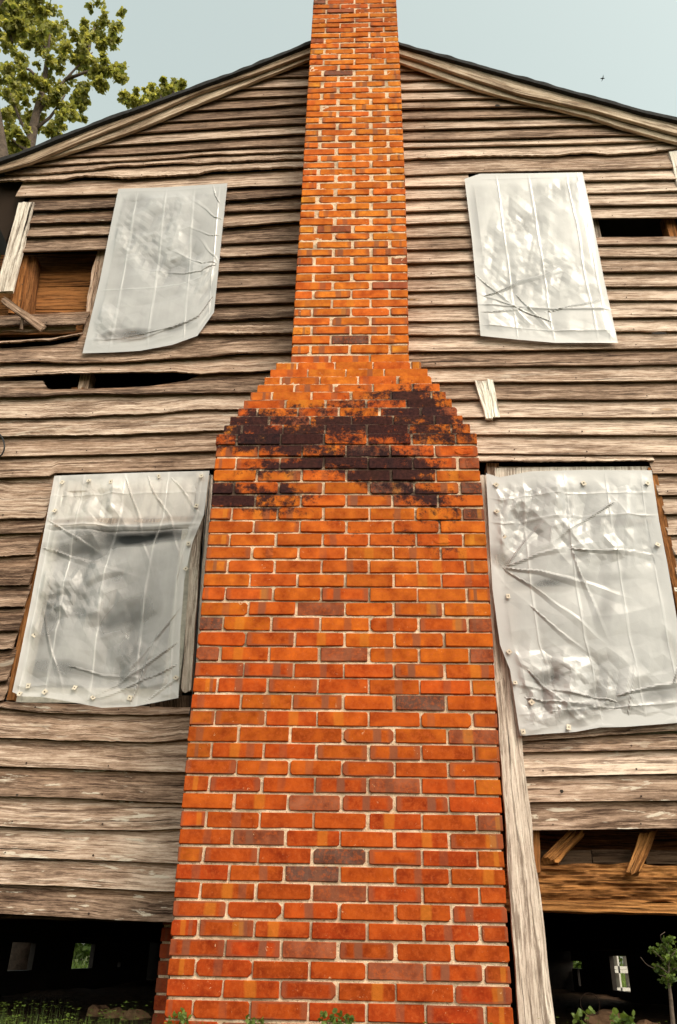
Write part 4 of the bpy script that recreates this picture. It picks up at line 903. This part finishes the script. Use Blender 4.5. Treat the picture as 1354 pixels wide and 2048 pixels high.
# concrete blocks in the far opening on the right
def block(cx, z0, Y, label):
    p = MB(); w_, h, d, t = .20, .19, .15, .03
    for a, b in (((-w_, 0, 0), (-w_+t, d, h)), ((w_-t, 0, 0), (w_, d, h)), ((-t/2, 0, 0), (t/2, d, h)), ((-w_+t, 0, 0), (w_-t, d, t)), ((-w_+t, 0, h-t), (w_-t, d, h))):
        p.box((cx+a[0]*.55, Y+a[1], z0+a[2]), (cx+b[0]*.55, Y+b[1], z0+b[2]))
    return tag(p.build('concrete_block', M['block'], None), label, 'concrete block', 'concrete blocks behind the crawl space')
YBL = PX(1244, 1950, XWR+.1).y+1.0; pb = P(1244, 1984, YBL); pb.z = P(1244, 1982, YBL).z
block(pb.x, pb.z, YBL, 'lower pale concrete block seen through the dark crawl space at the right'); block(pb.x, pb.z+.192, YBL, 'upper pale concrete block seen through the dark crawl space at the right')
# glass-like hoop half buried under the house on the right
mb = MB(); hc = P(1180, 2008, 4.5); tube(mb, [hc+Vector((.045*math.cos(q), 0, .045*math.sin(q))) for q in [2*math.pi*i/20 for i in range(21)]], [.0022]*21, 6)
tag(mb.build('wire_hoop', M['iron'], None, True), 'small thin wire hoop standing in the dark under the sill beam', 'hoop')

# ================================================================== vegetation
def leaf_cloud(mb, centres, count, size, flat=.6, rnd=R, lvb=0, hang=.2):
    """leaves scattered in lumpy clumps; each a bent four-vertex blade"""
    for (c, rad, wgt) in centres:
        c = Vector(c)
        for _ in range(int(count*wgt)):
            d = Vector((rnd.gauss(0, 1), rnd.gauss(0, 1), rnd.gauss(0, 1))).normalized()*(rnd.random()**.45)*rad; d.z *= .8
            p = c+d; s = size*rnd.uniform(.6, 1.3)
            n = (Vector((rnd.gauss(0, 1), rnd.gauss(0, 1), rnd.gauss(0, 1)+flat))).normalized(); t = n.orthogonal().normalized()
            t = (Matrix.Rotation(rnd.uniform(0, 6.28), 3, n) @ t); t.z -= hang; t.normalize(); b = n.cross(t).normalized()
            base = p; k = .42*s
            vs = [base, base+t*s*.35+b*k-n*s*.06, base+t*s*.75+b*k*.75, base+t*s-n*s*.15, base+t*s*.75-b*k*.75, base+t*s*.35-b*k-n*s*.06]
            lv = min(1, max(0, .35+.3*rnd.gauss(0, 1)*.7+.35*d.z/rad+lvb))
            mb.add(vs, [(0, 1, 2, 3), (0, 3, 4, 5)], {'lv': ('FLOAT', [lv]*6)})
def tree(label, clumps, Y, trunk, limbs, count, size, seed, group='trees behind the house'):
    rnd = random.Random(seed); base = trunk[0]; root = empty('tree', (base[0], base[1], gz(base[0], base[1])), label, 'tree', group)
    tb = MB(); tube(tb, trunk, [.13-.115*i/(len(trunk)-1) for i in range(len(trunk))], 10)
    for l in limbs:
        n = len(l); tube(tb, l, [.026*(1-i/n)+.006 for i in range(n)], 7)
    tb.build('trunk', M['bark'], root, True)
    cen = []
    for (px, py, rp, wg) in clumps:
        yy = Y+rnd.uniform(-.6, .6); c = P(px, py, yy); sc_ = (c-cam.location).dot(FW)/F_PX
        for q in range(8):
            o = Vector((rnd.gauss(0, 1), rnd.gauss(0, 1), rnd.gauss(0, 1)))*rp*sc_*.66; cen.append((c+o, rp*sc_*rnd.uniform(.28, .5), wg/8))
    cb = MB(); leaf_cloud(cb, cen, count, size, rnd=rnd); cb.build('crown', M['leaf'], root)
    return root
YT = 8.6
def W(px, py, Y=YT): return tuple(P(px, py, Y))
gl = P(60, 320, YT)
tA = [(P(60, 300, YT).x-.5, YT, -.1), (P(60, 300, YT).x-.3, YT, 4), (P(50, 340, YT).x, YT, P(50, 340, YT).z), W(62, 280), W(72, 230), W(88, 170), W(95, 110), W(100, 70)]
clA = [(205, 45, 22, .8), (190, 65, 20, .8), (232, 50, 16, .6), (200, 85, 14, .5), (90, 65, 26, 1.1), (115, 80, 20, .7), (65, 95, 22, .8), (60, 55, 14, .4), (165, 88, 20, .7), (140, 110, 24, 1), (165, 120, 22, .8), (105, 120, 18, .5), (210, 125, 20, .7), (238, 140, 14, .5), (240, 160, 10, .3), (195, 165, 14, .4),
       (180, 135, 20, .6), (195, 145, 16, .5), (20, 135, 24, 1), (15, 165, 22, .9), (40, 180, 20, .7), (75, 175, 20, .7), (110, 160, 24, 1), (140, 180, 22, .9), (125, 195, 20, .8), (155, 205, 16, .6), (75, 205, 22, .7), (25, 200, 18, .6), (150, 228, 14, .5), (120, 240, 14, .5), (55, 235, 16, .6), (15, 235, 14, .4), (100, 262, 14, .5), (40, 272, 16, .6), (70, 255, 12, .4), (30, 300, 12, .4), (5, 300, 12, .5), (15, 270, 10, .3)]
limA = [[W(72, 230), W(95, 200), W(130, 160), W(160, 128), W(185, 105)], [W(130, 160), W(170, 145), W(215, 130), W(235, 145)], [W(160, 128), W(178, 100), W(183, 70), W(190, 55)], [W(88, 170), W(60, 140), W(30, 130)], [W(62, 280), W(40, 240), W(25, 200), W(15, 170)], [W(66, 262), W(100, 235), W(118, 210), W(130, 190)], [W(95, 110), W(85, 80), W(90, 60)], [W(50, 300), W(25, 280), W(10, 240)]]
tree('leafy green tree rising behind the left end of the roof', clA, YT, tA, limA, 400, .078, 5)
YT2 = 9.6
tB = [(P(330, 260, YT2).x+.1, YT2, -.1), tuple(P(325, 420, YT2)), tuple(P(318, 260, YT2)), tuple(P(322, 190, YT2))]
tree('lighter tree whose top just clears the roof slope left of the chimney', [(335, 175, 14, .7), (350, 165, 10, .4), (320, 182, 14, .6), (300, 188, 13, .6), (280, 200, 12, .5), (255, 205, 10, .5), (250, 195, 8, .3), (362, 170, 7, .25), (300, 205, 14, .5), (270, 215, 12, .4), (335, 195, 14, .5), (310, 230, 20, .6), (280, 240, 20, .6)], YT2, tB, [[tuple(P(318, 250, YT2)), tuple(P(290, 215, YT2)), tuple(P(262, 208, YT2))], [tuple(P(320, 230, YT2)), tuple(P(345, 190, YT2)), tuple(P(350, 172, YT2))]], 380, .078, 9)
YT3 = 6.6; XT3 = XWL-1.5
tC = [(XT3-.3, YT3, -.1), (XT3-.2, YT3, 4), (XT3-.1, YT3, 7.5), tuple(P(-40, 40, YT3)), tuple(P(-5, 10, YT3)), tuple(P(20, -20, YT3))]
tree('darker near tree filling the top left corner beside the house', [(10, 15, 26, 1.3), (40, 10, 26, 1.2), (15, 50, 24, 1.0), (45, 45, 18, .8), (20, 80, 12, .5), (60, 20, 14, .6), (75, 2, 12, .5), (-20, 60, 30, 1.2), (-30, 20, 40, 1.4), (20, -30, 40, 1.5), (60, -30, 30, 1), (40, 60, 10, .3), (-50, 110, 40, 1.2), (-70, 200, 50, 1.2)], YT3, tC, [[tuple(P(-40, 60, YT3)), tuple(P(0, 50, YT3)), tuple(P(30, 40, YT3)), tuple(P(48, 30, YT3))], [tuple(P(-20, 20, YT3)), tuple(P(20, 70, YT3)), tuple(P(25, 85, YT3))]], 330, .078, 15)
# low foliage by the left corner and bushes beyond the crawl space
def bush(name, label, x, y, h, r_, n, size, seed, group='bushes behind the house', cat='bush', z0=None):
    rnd = random.Random(seed); z = gz(x, y) if z0 is None else z0; root = empty(name, (x, y, z), label, cat, group); cb = MB(); cen = [((x+rnd.gauss(0, r_*.5), y+rnd.gauss(0, r_*.4), z+h*rnd.uniform(.2, .9)), r_*.5, .1) for _ in range(10)]
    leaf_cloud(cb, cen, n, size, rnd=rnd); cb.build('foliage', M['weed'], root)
    sb = MB()
    for _ in range(5): a = rnd.uniform(0, 6.28); tube(sb, [(x, y, z-.02), (x+.3*r_*math.cos(a), y+.3*r_*math.sin(a), z+h*.4), (x+.6*r_*math.cos(a), y+.6*r_*math.sin(a), z+h*.8)], [.015, .01, .004], 5)
    sb.build('stem', M['bark'], root); return root
for i, (x, lab) in enumerate(((P(35, 1900, 15).x, 'green bush seen through the leftmost gap under the house'), (P(160, 1900, 15).x, 'speckled bush seen through the second gap under the house'), (P(1155, 1900, 14).x, 'bright green bush seen through the dark crawl space at the right'))):
    bush('bush', lab, x, 15-(i == 2), 1.3, .8, 1500, .12, 40+i)
p = P(2, 480, 4.7); bush('vine', 'green foliage showing at the left corner below the eave', p.x-.12, 4.7, .9, .30, 2600, .05, 50, group='foliage at the house corner', cat='foliage', z0=p.z-.5)
# sapling at the right
YP = 3.2; sap = empty('sapling', (P(1347, 2060, YP).x, YP, gz(1.2, YP)), 'young green sapling with a thin bare stem in front of the dark crawl space', 'sapling')
sb = MB(); tube(sb, [tuple(P(1348, 2120, YP)), tuple(P(1346, 2048, YP)), tuple(P(1341, 1990, YP)), tuple(P(1337, 1960, YP)), tuple(P(1338, 1925, YP)), tuple(P(1336, 1880, YP))], [.008, .0075, .006, .004, .003, .0015], 8)
for (a, b) in (((1339, 1950), (1312, 1930)), ((1338, 1935), (1305, 1900)), ((1338, 1925), (1352, 1900)), ((1339, 1945), (1360, 1935)), ((1337, 1905), (1322, 1890)), ((1338, 1960), (1318, 1950))): tube(sb, [tuple(P(*a, YP)), tuple(P((a[0]+b[0])/2, (a[1]+b[1])/2-3, YP-.01)), tuple(P(*b, YP+R.uniform(-.05, .02)))], [.0022, .0016, .0008], 5)
tube(sb, [tuple(P(1310, 1938, YP)), tuple(P(1296, 1931, YP)), tuple(P(1290, 1926, YP)), tuple(P(1281, 1914, YP))], [.0012]*4, 4)
tube(sb, [tuple(P(1323, 1885, YP)), tuple(P(1321, 1870, YP)), tuple(P(1330, 1864, YP))], [.001]*3, 4)
sb.build('stem', M['bark'], sap, True)
lb = MB(); pxm = (P(1300, 1950, YP)-P(1200, 1950, YP)).length/100
leaf_cloud(lb, [(P(a, b, YP+R.uniform(-.04, .04)), r_*pxm, w_) for a, b, r_, w_ in ((1338, 1880, 12, .8), (1330, 1895, 12, 1), (1320, 1905, 10, .7), (1305, 1898, 7, .4), (1335, 1920, 14, 1.2), (1348, 1905, 12, 1), (1318, 1935, 12, .9), (1335, 1945, 13, 1.1), (1352, 1935, 10, .9), (1330, 1962, 9, .6), (1343, 1955, 10, .7), (1337, 1972, 5, .25), (1360, 1915, 14, 1))], 62, .0125)
lb.build('foliage', M['weed'], sap)
# grass and weeds: uncountable ground cover
gm = MB(); rnd = random.Random(77)
def blade(x, y, h, lean, wdt, lv):
    z = gz(x, y)-.01; a = rnd.uniform(0, 6.28); dx, dy = math.cos(a), math.sin(a); px_, py_ = -dy*wdt, dx*wdt
    v = [(x-px_, y-py_, z), (x+px_, y+py_, z), (x+dx*lean*.4-px_*.8, y+dy*lean*.4-py_*.8, z+h*.55), (x+dx*lean*.4+px_*.8, y+dy*lean*.4+py_*.8, z+h*.55), (x+dx*lean, y+dy*lean, z+h)]
    gm.add(v, [(0, 1, 3, 2), (2, 3, 4)], {'lv': ('FLOAT', [lv]*5)})
def clover(x, y, h, s, lv):
    z = gz(x, y); a0 = rnd.uniform(0, 6.28); c = Vector((x+rnd.uniform(-.01, .01), y, z+h)); gm.add([(x-.0008, y, z), (x+.0008, y, z), tuple(c)], [(0, 1, 2)], {'lv': ('FLOAT', [lv*.6]*3)})
    for k in range(3):
        a = a0+k*2.1; t = Vector((math.cos(a), math.sin(a), rnd.uniform(-.1, .5))).normalized(); b = Vector((-t.y, t.x, 0)).normalized()
        gm.add([tuple(c), tuple(c+t*s*.5+b*s*.4), tuple(c+t*s), tuple(c+t*s*.5-b*s*.4)], [(0, 1, 2, 3)], {'lv': ('FLOAT', [min(1, lv+rnd.uniform(-.15, .2))]*4)})
for _ in range(5200):
    x = rnd.uniform(-2.2, 2.0); y = rnd.uniform(2.2, 3.95)
    if XL(0)-.02 < x < XR(0)+.02 and y > D1-.10: continue
    dens = 1 if x < -.9 else .35
    if N(x*2.2, y*2.2, 5) < (-.2 if x < -.9 else .08): continue
    if rnd.random() > dens: continue
    blade(x, y, rnd.uniform(.03, .09), rnd.uniform(.01, .05), .0016, rnd.uniform(.1, .8))
for _ in range(5200):
    x = rnd.uniform(-2.0, 1.9); y = rnd.uniform(2.6, 4.0)
    if XL(0)-.01 < x < XR(0)+.02 and y > D1-.04: continue
    if x > -.95 and rnd.random() > .12: continue
    if x <= -.95 and N(x*3, y*3, 8) < -.15: continue
    clover(x, y, rnd.uniform(.03, .115), rnd.uniform(.007, .014), rnd.uniform(.2, 1))
for _ in range(9000):     # lawn beyond the crawl space
    x = rnd.uniform(-7, 6); y = rnd.uniform(11.2, 16); blade(x, y, rnd.uniform(.05, .22), rnd.uniform(.02, .1), .006, rnd.uniform(.3, 1))
tag(gm.build('grass', M['weed']), kind='stuff')
# small weeds rooted at the chimney foot
def weed(px, py, label, n=8, s=.02, Y=D1-.03):
    p = P(px, py, Y); g0 = gz(p.x, Y); root = empty('weed', (p.x, Y, g0), label, 'weed', 'weeds at the foot of the chimney'); mb = MB(); lf = MB()
    for k in range(n):
        e = Vector((p.x+rnd.uniform(-.03, .03), Y+rnd.uniform(-.03, .01), p.z+rnd.uniform(-.03, .012))); tube(mb, [(p.x, Y, g0-.01), tuple((Vector((p.x, Y, g0))+e)/2+Vector((rnd.uniform(-.01, .01), 0, .01))), tuple(e)], [.0014, .0011, .0007], 4)
        leaf_cloud(lf, [(e, .012, 1)], 4, s, rnd=rnd, lvb=.15)
    mb.build('stem', M['weed'], root); lf.build('foliage', M['weed'], root)
weed(357, 2024, 'small weed at the left corner of the chimney foot'); weed(655, 2032, 'small weed growing left of centre at the chimney foot'); weed(686, 2036, 'small weed just right of centre at the chimney foot'); weed(508, 2042, 'tiny weed under the left half of the chimney', 5)
weed(1170, 2030, 'leafy weed in front of the crawl space right of the leaning board', 6, .02, 3.5); weed(1242, 2038, 'bright round-leaved weed between the leaning board and the sapling', 12, .024, 3.4)
# a bird far up in the sky
bp = P(1205, 157, 22); bi = MB(); s = .05
tube(bi, [bp+Vector((-2*s, 0, 0)), bp+Vector((-s, 0, .1*s)), bp+Vector((0, 0, .1*s)), bp+Vector((s*1.3, 0, .2*s)), bp+Vector((2*s, 0, .1*s))], [.1*s, .4*s, .55*s, .4*s, .05*s], 8)
bi.add([bp+Vector((-.3*s, 0, 0)), bp+Vector((.8*s, 0, 0)), bp+Vector((.5*s, -2*s, 1.1*s)), bp+Vector((0, -3.4*s, .5*s)), bp+Vector((.5*s, 2*s, 1.1*s)), bp+Vector((0, 3.4*s, .5*s))], [(0, 1, 2, 3), (1, 0, 5, 4)])
tag(bi.build('bird', M['feather']), 'tiny dark bird flying in the pale sky above the right roof slope', 'bird')
S.render.engine = 'CYCLES'
S.cycles.transparent_max_bounces = 12
